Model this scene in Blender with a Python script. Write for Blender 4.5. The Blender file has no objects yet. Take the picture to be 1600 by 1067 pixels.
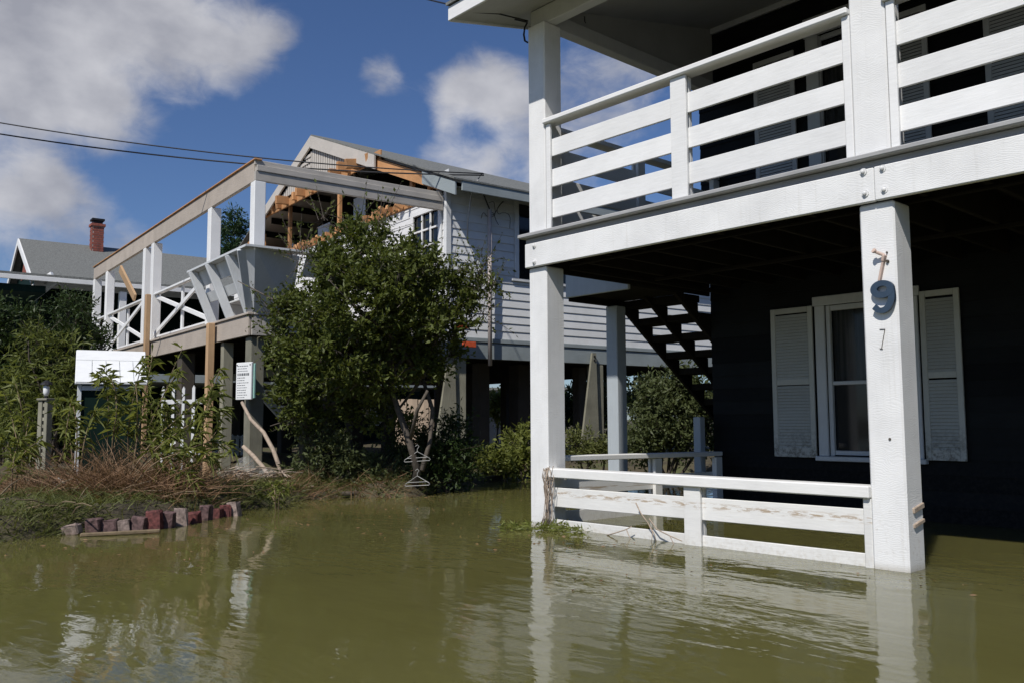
import bpy, math, random
import numpy as np
from mathutils import Vector, Matrix

random.seed(7)
rng = np.random.default_rng(7)
scene = bpy.context.scene
col = scene.collection

# ------------------------------------------------------------------ camera
YAW, PITCH, ROLL, FPX = 0.83937, 0.08872, -0.004425, 1365.4
CAM = np.array([6.1687, -5.7623, 1.0])
fw = np.array([-math.sin(YAW)*math.cos(PITCH), math.cos(YAW)*math.cos(PITCH), math.sin(PITCH)])
rt = np.array([math.cos(YAW), math.sin(YAW), 0.0])
up = np.cross(rt, fw)
rt, up = math.cos(ROLL)*rt + math.sin(ROLL)*up, -math.sin(ROLL)*rt + math.cos(ROLL)*up
cam_data = bpy.data.cameras.new("camera")
cam = bpy.data.objects.new("camera", cam_data)
col.objects.link(cam)
cam_data.sensor_width = 36.0
cam_data.lens = FPX/1600*36.0
cam_data.clip_end = 3000
cam_data.clip_start = 0.05
cam.matrix_world = Matrix(((rt[0], up[0], -fw[0], CAM[0]), (rt[1], up[1], -fw[1], CAM[1]),
                           (rt[2], up[2], -fw[2], CAM[2]), (0, 0, 0, 1)))
scene.camera = cam

def ray(px, py):
    return fw + rt*(px-800)/FPX + up*(533.5-py)/FPX
def at(px, py, depth):
    "surveying helper: the point seen at photo position px,py at a given distance"
    return CAM + ray(px, py)*depth
def atz(px, py, z=0.0):
    v = ray(px, py)
    return CAM + v*(z-1.0)/v[2]

# ------------------------------------------------------------------ sun + world
SUN = Vector((0.30, -0.84, 1.0)).normalized()
sun_data = bpy.data.lights.new("sun", 'SUN')
sun_data.energy = 4.3
sun_data.angle = math.radians(0.5)
sun_data.color = (1.0, 0.955, 0.89)
sun = bpy.data.objects.new("sun", sun_data)
col.objects.link(sun)
sun.rotation_euler = SUN.to_track_quat('Z', 'Y').to_euler()
sun.location = (0, -20, 40)

world = bpy.data.worlds.new("World")
scene.world = world
world.use_nodes = True
wt = world.node_tree
wt.nodes.clear()
def wn(t, **k):
    n = wt.nodes.new(t)
    for a, b in k.items():
        setattr(n, a, b)
    return n
def wl(a, b):
    wt.links.new(a, b)
w_out = wn('ShaderNodeOutputWorld')
w_bg = wn('ShaderNodeBackground')
w_bg.inputs['Strength'].default_value = 0.078
wl(w_bg.outputs[0], w_out.inputs[0])
sky = wn('ShaderNodeTexSky', sky_type='NISHITA', sun_disc=False)
sky.sun_elevation = math.asin(SUN.z)
sky.sun_rotation = math.atan2(SUN.x, SUN.y)
sky.altitude = 0
sky.air_density = 1.0
sky.dust_density = 0.4
sky.ozone_density = 2.2
tc = wn('ShaderNodeTexCoord')
def math_node(op, a, b=None, clamp=False):
    n = wn('ShaderNodeMath', operation=op)
    n.use_clamp = clamp
    for i, v in enumerate((a, b)):
        if v is None:
            continue
        if isinstance(v, (int, float)):
            n.inputs[i].default_value = v
        else:
            wl(v, n.inputs[i])
    return n.outputs[0]
mp = wn('ShaderNodeMapping')
mp.inputs['Scale'].default_value = (1.0, 1.0, 1.5)
wl(tc.outputs['Generated'], mp.inputs['Vector'])
nz = wn('ShaderNodeTexNoise')
nz.inputs['Scale'].default_value = 5.5
nz.inputs['Detail'].default_value = 9
nz.inputs['Roughness'].default_value = 0.52
nz.inputs['Distortion'].default_value = 0.15
wl(mp.outputs[0], nz.inputs['Vector'])
nz2 = wn('ShaderNodeTexNoise')
nz2.inputs['Scale'].default_value = 9
nz2.inputs['Detail'].default_value = 6
nz2.inputs['Roughness'].default_value = 0.5
wl(mp.outputs[0], nz2.inputs['Vector'])
# cumulus banks: each is a direction on the sky, its angular radius and its weight
banks = [(20, 20, 190, .55), (190, 60, 140, .50), (320, 70, 90, .42), (90, 150, 100, .42), (190, 190, 60, .34), (395, 78, 70, .36), (455, 55, 50, .26),
         (-220, 20, 260, .5), (745, 135, 70, .46), (585, 118, 58, .56), (800, 160, 60, .30), (700, 150, 55, .28), (700, 240, 60, .26), (770, 250, 60, .22), (640, 200, 40, -.25), (740, 40, 70, -.35), (820, 60, 60, -.2), (740, 205, 40, -.22), (980, 130, 90, .26),
         (20, 290, 75, .44), (100, 292, 65, .30), (70, 375, 100, .34), (230, 385, 80, .2), (265, 190, 40, .14), (900, 200, 90, .2), (200, 395, 60, .12),
         (520, 90, 70, -.35), (430, 190, 110, -.35), (570, 220, 70, -.35), (640, 40, 60, -.2), (300, 300, 100, -.30), (500, 20, 60, -.2), (120, 252, 50, -.25), (20, 248, 45, -.32), (60, 335, 50, -.15), (650, 165, 40, -.15)]
nz3 = wn('ShaderNodeTexNoise')
nz3.inputs['Scale'].default_value = 21
nz3.inputs['Detail'].default_value = 8
nz3.inputs['Roughness'].default_value = 0.6
nz3.inputs['Distortion'].default_value = 0.4
wl(mp.outputs[0], nz3.inputs['Vector'])
acc = math_node('MULTIPLY_ADD', nz.outputs['Fac'], 1.5)
acc.node.inputs[2].default_value = -0.66
acc = math_node('ADD', acc, math_node('MULTIPLY', nz3.outputs['Fac'], 0.65))
for (bx_, by_, br, wgt) in banks:
    v = ray(bx_, by_)
    v = v/np.linalg.norm(v)
    dn = wn('ShaderNodeVectorMath', operation='DISTANCE')
    wl(tc.outputs['Generated'], dn.inputs[0])
    dn.inputs[1].default_value = tuple(v)
    mr = wn('ShaderNodeMapRange', interpolation_type='SMOOTHSTEP')
    wl(dn.outputs['Value'], mr.inputs[0])
    mr.inputs[1].default_value = 0.0
    mr.inputs[2].default_value = br*1.35/FPX
    mr.inputs[3].default_value = wgt
    mr.inputs[4].default_value = 0.0
    acc = math_node('ADD', acc, mr.outputs[0])
dens = wn('ShaderNodeMapRange', interpolation_type='SMOOTHSTEP')
wl(acc, dens.inputs[0])
dens.inputs[1].default_value = 0.45
dens.inputs[2].default_value = 1.06
dens.inputs[3].default_value = 0.0
dens.inputs[4].default_value = 0.92
cl = wn('ShaderNodeValToRGB')
cl.color_ramp.elements[0].position = 0.36
cl.color_ramp.elements[0].color = (4.5, 4.6, 5.2, 1)
cl.color_ramp.elements[1].position = 0.66
cl.color_ramp.elements[1].color = (8.2, 8.2, 8.6, 1)
wl(nz2.outputs['Fac'], cl.inputs[0])
mixw = wn('ShaderNodeMix', data_type='RGBA')
wl(dens.outputs[0], mixw.inputs[0])
tint = wn('ShaderNodeMix', data_type='RGBA', blend_type='MULTIPLY')
tint.inputs[0].default_value = 1.0
wl(sky.outputs[0], tint.inputs[6])
tint.inputs[7].default_value = (0.64, 0.78, 1.05, 1)
wl(tint.outputs[2], mixw.inputs[6])
wl(cl.outputs[0], mixw.inputs[7])
wl(mixw.outputs[2], w_bg.inputs['Color'])

scene.view_settings.view_transform = 'Standard'
scene.view_settings.look = 'None'
scene.view_settings.exposure = 0.0
scene.view_settings.gamma = 1.0
scene.cycles.max_bounces = 6
scene.cycles.diffuse_bounces = 3
scene.cycles.glossy_bounces = 3
scene.cycles.transmission_bounces = 3
scene.cycles.transparent_max_bounces = 6

# ------------------------------------------------------------------ materials
def new_mat(name):
    m = bpy.data.materials.new(name)
    m.use_nodes = True
    nt = m.node_tree
    b = nt.nodes['Principled BSDF']
    return m, nt, b
def ramp(nt, fac, stops):
    r = nt.nodes.new('ShaderNodeValToRGB')
    el = r.color_ramp.elements
    while len(el) < len(stops):
        el.new(0.5)
    for e, (p, c) in zip(el, stops):
        e.position = p
        e.color = (c[0], c[1], c[2], 1)
    nt.links.new(fac, r.inputs[0])
    return r.outputs[0]
def coords(nt, scale=(1, 1, 1), rot=(0, 0, 0), kind='Object'):
    t = nt.nodes.new('ShaderNodeTexCoord')
    m = nt.nodes.new('ShaderNodeMapping')
    m.inputs['Scale'].default_value = scale
    m.inputs['Rotation'].default_value = rot
    nt.links.new(t.outputs[kind], m.inputs['Vector'])
    return m.outputs[0]
def noise(nt, vec, scale, detail=5, rough=0.55, dist=0.0):
    n = nt.nodes.new('ShaderNodeTexNoise')
    n.inputs['Scale'].default_value = scale
    n.inputs['Detail'].default_value = detail
    n.inputs['Roughness'].default_value = rough
    n.inputs['Distortion'].default_value = dist
    nt.links.new(vec, n.inputs['Vector'])
    return n.outputs['Fac']
def bump(nt, b, h, strength, dist):
    n = nt.nodes.new('ShaderNodeBump')
    n.inputs['Strength'].default_value = strength
    n.inputs['Distance'].default_value = dist
    nt.links.new(h, n.inputs['Height'])
    nt.links.new(n.outputs[0], b.inputs['Normal'])
    return n
def mixc(nt, fac, a, b_, blend='MIX'):
    n = nt.nodes.new('ShaderNodeMix')
    n.data_type = 'RGBA'
    n.blend_type = blend
    for s, v in ((0, fac), (6, a), (7, b_)):
        if isinstance(v, (int, float)):
            n.inputs[s].default_value = v
        elif isinstance(v, tuple):
            n.inputs[s].default_value = (v[0], v[1], v[2], 1)
        else:
            nt.links.new(v, n.inputs[s])
    return n.outputs[2]
def mth(nt, op, a, b_=0.0, clamp=False):
    n = nt.nodes.new('ShaderNodeMath')
    n.operation = op
    n.use_clamp = clamp
    for i, v in enumerate((a, b_)):
        if isinstance(v, (int, float)):
            n.inputs[i].default_value = v
        else:
            nt.links.new(v, n.inputs[i])
    return n.outputs[0]

def wood_paint(name, c, dark=0.75, grain=(1, 1, 14), gscale=9, bstr=0.25, rough=0.55, stain=None, var=0.06, chips=None, streak=None, spec=0.3):
    "painted or bare timber with grain, dirt and tone changing from board to board"
    m, nt, b = new_mat(name)
    v = coords(nt)
    oi = nt.nodes.new('ShaderNodeObjectInfo')
    n1 = noise(nt, v, 2.2, 6, 0.6)
    cdk = tuple(x*dark for x in c)
    colr = ramp(nt, n1, [(0.32, cdk), (0.58, c), (0.8, tuple(min(0.9, x*1.04) for x in c))])
    vg = coords(nt, grain)
    g = noise(nt, vg, gscale, 5, 0.65)
    colr = mixc(nt, 0.35, colr, ramp(nt, g, [(0.3, tuple(x*0.8 for x in c)), (0.65, c)]))
    rv = mth(nt, 'MULTIPLY_ADD', oi.outputs['Random'], var*2)
    rv.node.inputs[2].default_value = 1-var
    hs = nt.nodes.new('ShaderNodeHueSaturation')
    nt.links.new(rv, hs.inputs['Value'])
    nt.links.new(colr, hs.inputs['Color'])
    colr = hs.outputs[0]
    if stain:
        zlo, zhi, sc_ = stain
        sx = nt.nodes.new('ShaderNodeSeparateXYZ')
        tcn = nt.nodes.new('ShaderNodeTexCoord')
        nt.links.new(tcn.outputs['Object'], sx.inputs[0])
        band = nt.nodes.new('ShaderNodeMapRange')
        band.inputs[1].default_value = zhi
        band.inputs[2].default_value = zlo
        nt.links.new(sx.outputs[2], band.inputs[0])
        sp = noise(nt, v, 26, 6, 0.7)
        f_ = mth(nt, 'MULTIPLY', band.outputs[0], ramp(nt, sp, [(0.45, (0, 0, 0)), (0.62, (1, 1, 1))]))
        f_ = mth(nt, 'MULTIPLY', f_, 0.75)
        colr = mixc(nt, f_, colr, sc_)
    if chips:
        cc, thr = chips
        sp = noise(nt, coords(nt, (1, 1, 2.2)), 11, 8, 0.7)
        colr = mixc(nt, ramp(nt, sp, [(thr, (0, 0, 0)), (thr+0.02, (1, 1, 1))]), colr, cc)
    if streak:
        z1_, z2_, hw_, sc2 = streak
        s2 = nt.nodes.new('ShaderNodeSeparateXYZ')
        nt.links.new(v, s2.inputs[0])
        dzn = mth(nt, 'ABSOLUTE', mth(nt, 'SUBTRACT', s2.outputs[2], (z1_+z2_)/2))
        bnd = nt.nodes.new('ShaderNodeMapRange')
        bnd.inputs[1].default_value = hw_
        bnd.inputs[2].default_value = 0.0
        nt.links.new(dzn, bnd.inputs[0])
        sp2 = noise(nt, coords(nt, (3.5, 1, 22)), 2.2, 7, 0.65)
        f3 = mth(nt, 'MULTIPLY', bnd.outputs[0], ramp(nt, sp2, [(0.50, (0, 0, 0)), (0.56, (1, 1, 1))]))
        colr = mixc(nt, mth(nt, 'MULTIPLY', f3, 0.9, True), colr, sc2)
    nt.links.new(colr, b.inputs['Base Color'])
    b.inputs['Roughness'].default_value = rough
    b.inputs['Specular IOR Level'].default_value = spec
    bump(nt, b, g, bstr, 0.01)
    return m

def rough_sawn(name, c):
    "white paint on rough sawn timber, curved saw marks and knots"
    m, nt, b = new_mat(name)
    v = coords(nt)
    n1 = noise(nt, v, 2.5, 6, 0.6)
    vd = nt.nodes.new('ShaderNodeVectorMath')
    vd.operation = 'ADD'
    nn = nt.nodes.new('ShaderNodeTexNoise')
    nn.inputs['Scale'].default_value = 4.2
    nn.inputs['Detail'].default_value = 2
    nt.links.new(v, nn.inputs['Vector'])
    sc_ = nt.nodes.new('ShaderNodeVectorMath')
    sc_.operation = 'SCALE'
    nt.links.new(nn.outputs['Color'], sc_.inputs[0])
    sc_.inputs['Scale'].default_value = 0.22
    nt.links.new(v, vd.inputs[0])
    nt.links.new(sc_.outputs[0], vd.inputs[1])
    w = nt.nodes.new('ShaderNodeTexWave')
    w.wave_type = 'BANDS'
    w.bands_direction = 'Z'
    w.inputs['Scale'].default_value = 23
    w.inputs['Distortion'].default_value = 5.0
    w.inputs['Detail'].default_value = 3
    w.inputs['Detail Scale'].default_value = 1.2
    w.inputs['Detail Roughness'].default_value = 0.6
    nt.links.new(vd.outputs[0], w.inputs['Vector'])
    fine = noise(nt, coords(nt, (30, 30, 90)), 1.2, 4, 0.6)
    h = mth(nt, 'ADD', w.outputs['Fac'], mth(nt, 'MULTIPLY', fine, 3.0))
    colr = ramp(nt, n1, [(0.3, tuple(x*0.86 for x in c)), (0.6, c)])
    colr = mixc(nt, mth(nt, 'MULTIPLY', mth(nt, 'SUBTRACT', 1.0, w.outputs['Fac']), 0.05), colr, tuple(x*0.55 for x in c))
    drip = noise(nt, coords(nt, (26, 26, 1.1)), 1.0, 6, 0.65)
    colr = mixc(nt, mth(nt, 'MULTIPLY', ramp(nt, drip, [(0.55, (0, 0, 0)), (0.75, (1, 1, 1))]), 0.28), colr, (0.47, 0.45, 0.40))
    # silt line and dried mud towards the flood level
    sx = nt.nodes.new('ShaderNodeSeparateXYZ')
    nt.links.new(v, sx.inputs[0])
    band = nt.nodes.new('ShaderNodeMapRange')
    band.inputs[1].default_value = 0.62
    band.inputs[2].default_value = 0.0
    nt.links.new(sx.outputs[2], band.inputs[0])
    sp = noise(nt, v, 30, 6, 0.7)
    f_ = mth(nt, 'MULTIPLY', band.outputs[0], ramp(nt, sp, [(0.55, (0, 0, 0)), (0.70, (1, 1, 1))]))
    colr = mixc(nt, mth(nt, 'MULTIPLY', f_, 0.45), colr, (0.30, 0.23, 0.15))
    f2 = mth(nt, 'MULTIPLY', ramp(nt, sx.outputs[2], [(0.0, (1, 1, 1)), (0.05, (0, 0, 0))]), 0.5)
    colr = mixc(nt, f2, colr, (0.30, 0.26, 0.18))
    nt.links.new(colr, b.inputs['Base Color'])
    b.inputs['Roughness'].default_value = 0.6
    b.inputs['Specular IOR Level'].default_value = 0.3
    bump(nt, b, h, 0.13, 0.0045)
    return m

def plain(name, c, rough=0.6, metal=0.0, nscale=14, var=0.25, bstr=0.1, spec=0.4):
    m, nt, b = new_mat(name)
    n = noise(nt, coords(nt), nscale, 5, 0.6)
    nt.links.new(ramp(nt, n, [(0.3, tuple(x*(1-var) for x in c)), (0.7, tuple(min(1, x*(1+var*0.5)) for x in c))]), b.inputs['Base Color'])
    b.inputs['Roughness'].default_value = rough
    b.inputs['Metallic'].default_value = metal
    b.inputs['Specular IOR Level'].default_value = spec
    bump(nt, b, n, bstr, 0.01)
    return m

def leaf_mat(name, c1, c2, rough=0.42, trans=0.25, yellow=None):
    m, nt, b = new_mat(name)
    out = nt.nodes['Material Output']
    n = noise(nt, coords(nt), 60, 2, 0.6)
    n2 = noise(nt, coords(nt), 2.5, 2, 0.5)
    stops = [(0.3, c1), (0.65, c2)]
    if yellow:
        stops.append((0.74, yellow))
    colr = ramp(nt, n, stops)
    colr = mixc(nt, mth(nt, 'MULTIPLY', n2, 0.5), colr, tuple(x*0.6 for x in c1))
    nt.links.new(colr, b.inputs['Base Color'])
    b.inputs['Roughness'].default_value = rough
    b.inputs['Specular IOR Level'].default_value = 0.25
    tr = nt.nodes.new('ShaderNodeBsdfTranslucent')
    nt.links.new(mixc(nt, 0.5, colr, (c2[0]*1.6, c2[1]*1.6, c2[2]*0.8)), tr.inputs['Color'])
    mx = nt.nodes.new('ShaderNodeMixShader')
    mx.inputs[0].default_value = trans
    nt.links.new(b.outputs[0], mx.inputs[1])
    nt.links.new(tr.outputs[0], mx.inputs[2])
    nt.links.new(mx.outputs[0], out.inputs['Surface'])
    return m

M = {}
M['post'] = rough_sawn('rough_white_post', (0.80, 0.80, 0.79))
M['white'] = wood_paint('white_paint', (0.80, 0.80, 0.79), 0.9, (1.5, 14, 14), 5, 0.18)
M['railmud'] = wood_paint('white_paint_silted', (0.77, 0.765, 0.74), 0.88, (1.5, 14, 14), 5, 0.18, stain=(-0.15, 0.12, (0.40, 0.34, 0.25)), streak=(0.305, 0.325, 0.035, (0.36, 0.26, 0.16)))
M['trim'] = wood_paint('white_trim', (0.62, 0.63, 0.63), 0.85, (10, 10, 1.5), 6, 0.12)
M['shut'] = wood_paint('shutter_paint', (0.54, 0.54, 0.49), 0.85, (10, 10, 2), 6, 0.12, stain=(0.62, 0.95, (0.10, 0.085, 0.06)))
M['shut_up'] = wood_paint('shutter_paint_clean', (0.58, 0.58, 0.57), 0.85, (10, 10, 2), 6, 0.12)
M['lip'] = wood_paint('grey_deck_edge', (0.36, 0.36, 0.36), 0.8, (1.5, 14, 14), 6, 0.25, 0.7)
M['under'] = wood_paint('underfloor_painted_shade', (0.022, 0.019, 0.016), 0.6, (8, 1, 8), 5, 0.3, 0.9, var=0.25, spec=0.08)  # timber below the decks, its deep shade put into the colour
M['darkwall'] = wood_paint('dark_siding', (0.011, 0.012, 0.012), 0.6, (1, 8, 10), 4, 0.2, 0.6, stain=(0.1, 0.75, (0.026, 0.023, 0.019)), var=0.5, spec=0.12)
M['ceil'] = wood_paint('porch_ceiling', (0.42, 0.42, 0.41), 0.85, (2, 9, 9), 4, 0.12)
M['room'] = plain('painted_room_shade', (0.014, 0.013, 0.012), 0.9, spec=0.05)  # darkness of the unlit interior put into a near-black colour
M['shingle'] = plain('roof_shingle', (0.17, 0.175, 0.165), 0.9, nscale=22, var=0.45, bstr=0.5)
M['siding'] = wood_paint('white_clapboard', (0.74, 0.74, 0.73), 0.85, (1.2, 10, 12), 5, 0.2, var=0.05)
M['sidingb'] = wood_paint('pale_grey_clapboard', (0.74, 0.75, 0.75), 0.85, (1.2, 1.2, 12), 5, 0.2, var=0.08)
M['weather'] = wood_paint('weathered_tan_beam', (0.46, 0.40, 0.34), 0.8, (1.2, 9, 9), 5, 0.3, 0.75, var=0.08)
M['weather2'] = wood_paint('weathered_grey_beam', (0.44, 0.41, 0.37), 0.75, (9, 1.2, 9), 5, 0.3, 0.75, var=0.06)
M['rake'] = wood_paint('faded_rake_board', (0.55, 0.51, 0.46), 0.85, (1.2, 9, 9), 5, 0.3, 0.75, var=0.05)
M['orange'] = wood_paint('fresh_torn_wood', (0.52, 0.27, 0.12), 0.55, (2, 9, 9), 6, 0.4, 0.8, var=0.22)
M['newpole'] = wood_paint('tan_pine_pole', (0.50, 0.33, 0.19), 0.75, (9, 9, 1.2), 5, 0.3, 0.8, var=0.1)
M['piling'] = wood_paint('algae_grey_piling', (0.27, 0.26, 0.20), 0.6, (9, 9, 1.2), 5, 0.4, 0.85, var=0.25)
M['pilingdk'] = wood_paint('painted_shade_piling', (0.07, 0.06, 0.05), 0.6, (9, 9, 1.2), 5, 0.4, 0.85, var=0.25)  # same piling timber, colour darkened to stand for shade under the house
M['band'] = wood_paint('grey_green_skirt', (0.30, 0.34, 0.35), 0.75, (1.2, 1.2, 9), 4, 0.2, 0.7)
M['bench'] = wood_paint('grey_white_bench_paint', (0.62, 0.64, 0.65), 0.85, (9, 9, 1.5), 5, 0.15)
M['greybeam'] = wood_paint('blue_grey_painted_shade', (0.42, 0.46, 0.49), 0.9, (9, 9, 1.5), 5, 0.15)  # bluish shade on the landing timber put into the colour
M['brickred'] = plain('chimney_brick', (0.28, 0.085, 0.06), 0.9, nscale=8, var=0.4, bstr=0.3)
M['mortar'] = plain('mortar', (0.40, 0.36, 0.32), 0.95)
M['stone'] = plain('wet_purple_brick', (0.125, 0.075, 0.072), 0.8, nscale=24, var=0.8, bstr=1.0)
M['stone2'] = plain('red_painted_brick', (0.135, 0.042, 0.038), 0.8, nscale=24, var=0.8, bstr=1.0)
M['stone3'] = plain('pale_brick', (0.30, 0.23, 0.20), 0.8, nscale=24, var=0.6, bstr=1.0)
M['blue9'] = plain('blue_grey_number', (0.036, 0.060, 0.095), 0.45, nscale=20, var=0.15)
M['metal'] = plain('galvanised_bolt', (0.72, 0.72, 0.71), 0.5, 0.0, 40, 0.2)
M['black'] = plain('black_rubber', (0.012, 0.012, 0.014), 0.6)
M['pencil'] = plain('dark_screw_trace', (0.10, 0.085, 0.07), 0.8)
M['peg'] = plain('faded_pink_wood', (0.58, 0.44, 0.37), 0.7, nscale=18, var=0.2)
M['wire'] = plain('dark_wire', (0.015, 0.016, 0.02), 0.6)
M['pipe'] = plain('pale_pink_conduit', (0.52, 0.45, 0.42), 0.6, nscale=9, var=0.15)
M['green'] = plain('dark_green_paint_and_shade', (0.006, 0.019, 0.015), 0.7, nscale=4, var=0.3, spec=0.1)  # paint of the bin box; on the far house it stands for shade
M['lid'] = wood_paint('bright_white_lid', (0.82, 0.83, 0.82), 0.93, (2, 2, 6), 4, 0.08, 0.5, var=0.02)
M['seam'] = plain('seam_grey', (0.30, 0.31, 0.30), 0.7)
M['sign'] = plain('white_notice', (0.80, 0.81, 0.80), 0.4, nscale=6, var=0.05, bstr=0.02)
M['signedge'] = plain('pale_green_backing', (0.35, 0.60, 0.52), 0.5, nscale=6, var=0.1)
M['ink'] = plain('grey_print', (0.18, 0.19, 0.20), 0.7)
M['tag'] = plain('orange_red_tag', (0.62, 0.10, 0.035), 0.6, nscale=14, var=0.3)
M['bark'] = plain('pale_bark', (0.105, 0.088, 0.072), 0.9, nscale=25, var=0.4, bstr=0.5)
M['barkdk'] = plain('dark_bark', (0.08, 0.065, 0.05), 0.9, nscale=25, var=0.4, bstr=0.5)
M['branch'] = plain('bleached_branch', (0.40, 0.32, 0.25), 0.85, nscale=20, var=0.3, bstr=0.4)
M['weedstem'] = plain('weed_stem', (0.20, 0.15, 0.09), 0.85, nscale=20, var=0.3, bstr=0.3)
M['hanger'] = plain('white_wire_hanger', (0.36, 0.36, 0.35), 0.4)
M['log'] = plain('dark_wet_log', (0.035, 0.032, 0.03), 0.5, nscale=8, var=0.5, bstr=0.5)
M['tanfence'] = wood_paint('tan_fence', (0.52, 0.41, 0.31), 0.8, (9, 9, 1.2), 5, 0.2, 0.8, var=0.12)
M['reed'] = leaf_mat('dry_reed', (0.16, 0.088, 0.050), (0.34, 0.215, 0.125), 0.7, 0.15)
M['leaf'] = leaf_mat('glossy_holly_leaf', (0.050, 0.075, 0.015), (0.145, 0.165, 0.038), 0.48, 0.28)
M['leafdk'] = leaf_mat('dark_shrub_leaf', (0.022, 0.040, 0.012), (0.055, 0.085, 0.022), 0.45, 0.2)
M['leafwt'] = leaf_mat('weed_leaf', (0.12, 0.15, 0.032), (0.25, 0.27, 0.075), 0.5, 0.38, yellow=(0.36, 0.33, 0.16))
M['leafwil'] = leaf_mat('willow_leaf', (0.085, 0.115, 0.025), (0.19, 0.21, 0.06), 0.5, 0.35)
M['leafgrey'] = leaf_mat('grey_green_bush_leaf', (0.05, 0.07, 0.028), (0.13, 0.15, 0.06), 0.5, 0.25)
M['grass'] = leaf_mat('grass_blade', (0.07, 0.10, 0.025), (0.20, 0.20, 0.07), 0.5, 0.3)
M['conifer'] = leaf_mat('conifer_leaf', (0.018, 0.045, 0.016), (0.04, 0.075, 0.024), 0.5, 0.15)

mg, nt, b = new_mat('glass_pane')
b.inputs['Base Color'].default_value = (0.012, 0.014, 0.016, 1)
b.inputs['Roughness'].default_value = 0.06
M['glass'] = mg
mg, nt, b = new_mat('clear_pane')
b.inputs['Base Color'].default_value = (0.02, 0.022, 0.024, 1)
b.inputs['Roughness'].default_value = 0.06
b.inputs['Alpha'].default_value = 0.4
M['pane_clear'] = mg
mg, nt, b = new_mat('curtain_cloth')
nt.links.new(ramp(nt, noise(nt, coords(nt, (22, 22, 0.6)), 1.5, 3), [(0.3, (0.12, 0.125, 0.125)), (0.7, (0.42, 0.43, 0.42))]), b.inputs['Base Color'])
b.inputs['Roughness'].default_value = 0.9
M['curtain'] = mg
mg, nt, b = new_mat('clear_plastic')
b.inputs['Base Color'].default_value = (0.86, 0.86, 0.85, 1)
b.inputs['Roughness'].default_value = 0.12
b.inputs['Alpha'].default_value = 0.11
bump(nt, b, noise(nt, coords(nt), 14, 4, 0.6, 0.6), 0.9, 0.03)
M['plastic'] = mg

# muddy flood water
mw, nt, b = new_mat('muddy_flood_water')
v = coords(nt)
n1 = noise(nt, v, 0.35, 3, 0.5)
nt.links.new(ramp(nt, n1, [(0.3, (0.095, 0.089, 0.027)), (0.7, (0.115, 0.109, 0.038))]), b.inputs['Base Color'])
b.inputs['Roughness'].default_value = 0.03
b.inputs['IOR'].default_value = 1.33
b.inputs['Specular IOR Level'].default_value = 0.5
b.subsurface_method = 'BURLEY'
b.inputs['Subsurface Weight'].default_value = 0.85
b.inputs['Subsurface Radius'].default_value = (1.0, 0.95, 0.6)
b.inputs['Subsurface Scale'].default_value = 0.22
def wave_layer(sx_, sy_, scale, det):
    return noise(nt, coords(nt, (sx_, sy_, 1), (0, 0, -YAW)), scale, det, 0.5, 0.3)
calm = ramp(nt, noise(nt, v, 0.45, 2, 0.5), [(0.36, (0.25, 0.25, 0.25)), (0.62, (1, 1, 1))])
h1 = wave_layer(0.55, 1.3, 3.2, 2)
h2 = wave_layer(0.6, 1.5, 9.0, 3)
h = mth(nt, 'ADD', mth(nt, 'MULTIPLY', h1, 1.0), mth(nt, 'MULTIPLY', h2, 0.34))
h = mth(nt, 'MULTIPLY', h, calm)
bump(nt, b, h, 0.16, 0.05)
M['water'] = mw

mgd, nt, b = new_mat('muddy_ground')
v = coords(nt)
cg = ramp(nt, noise(nt, v, 1.3, 6, 0.65), [(0.32, (0.035, 0.028, 0.018)), (0.52, (0.085, 0.07, 0.04)), (0.68, (0.075, 0.09, 0.03))])
nt.links.new(cg, b.inputs['Base Color'])
b.inputs['Roughness'].default_value = 0.9
bump(nt, b, noise(nt, v, 12, 6, 0.7), 0.8, 0.04)
M['ground'] = mgd

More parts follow.
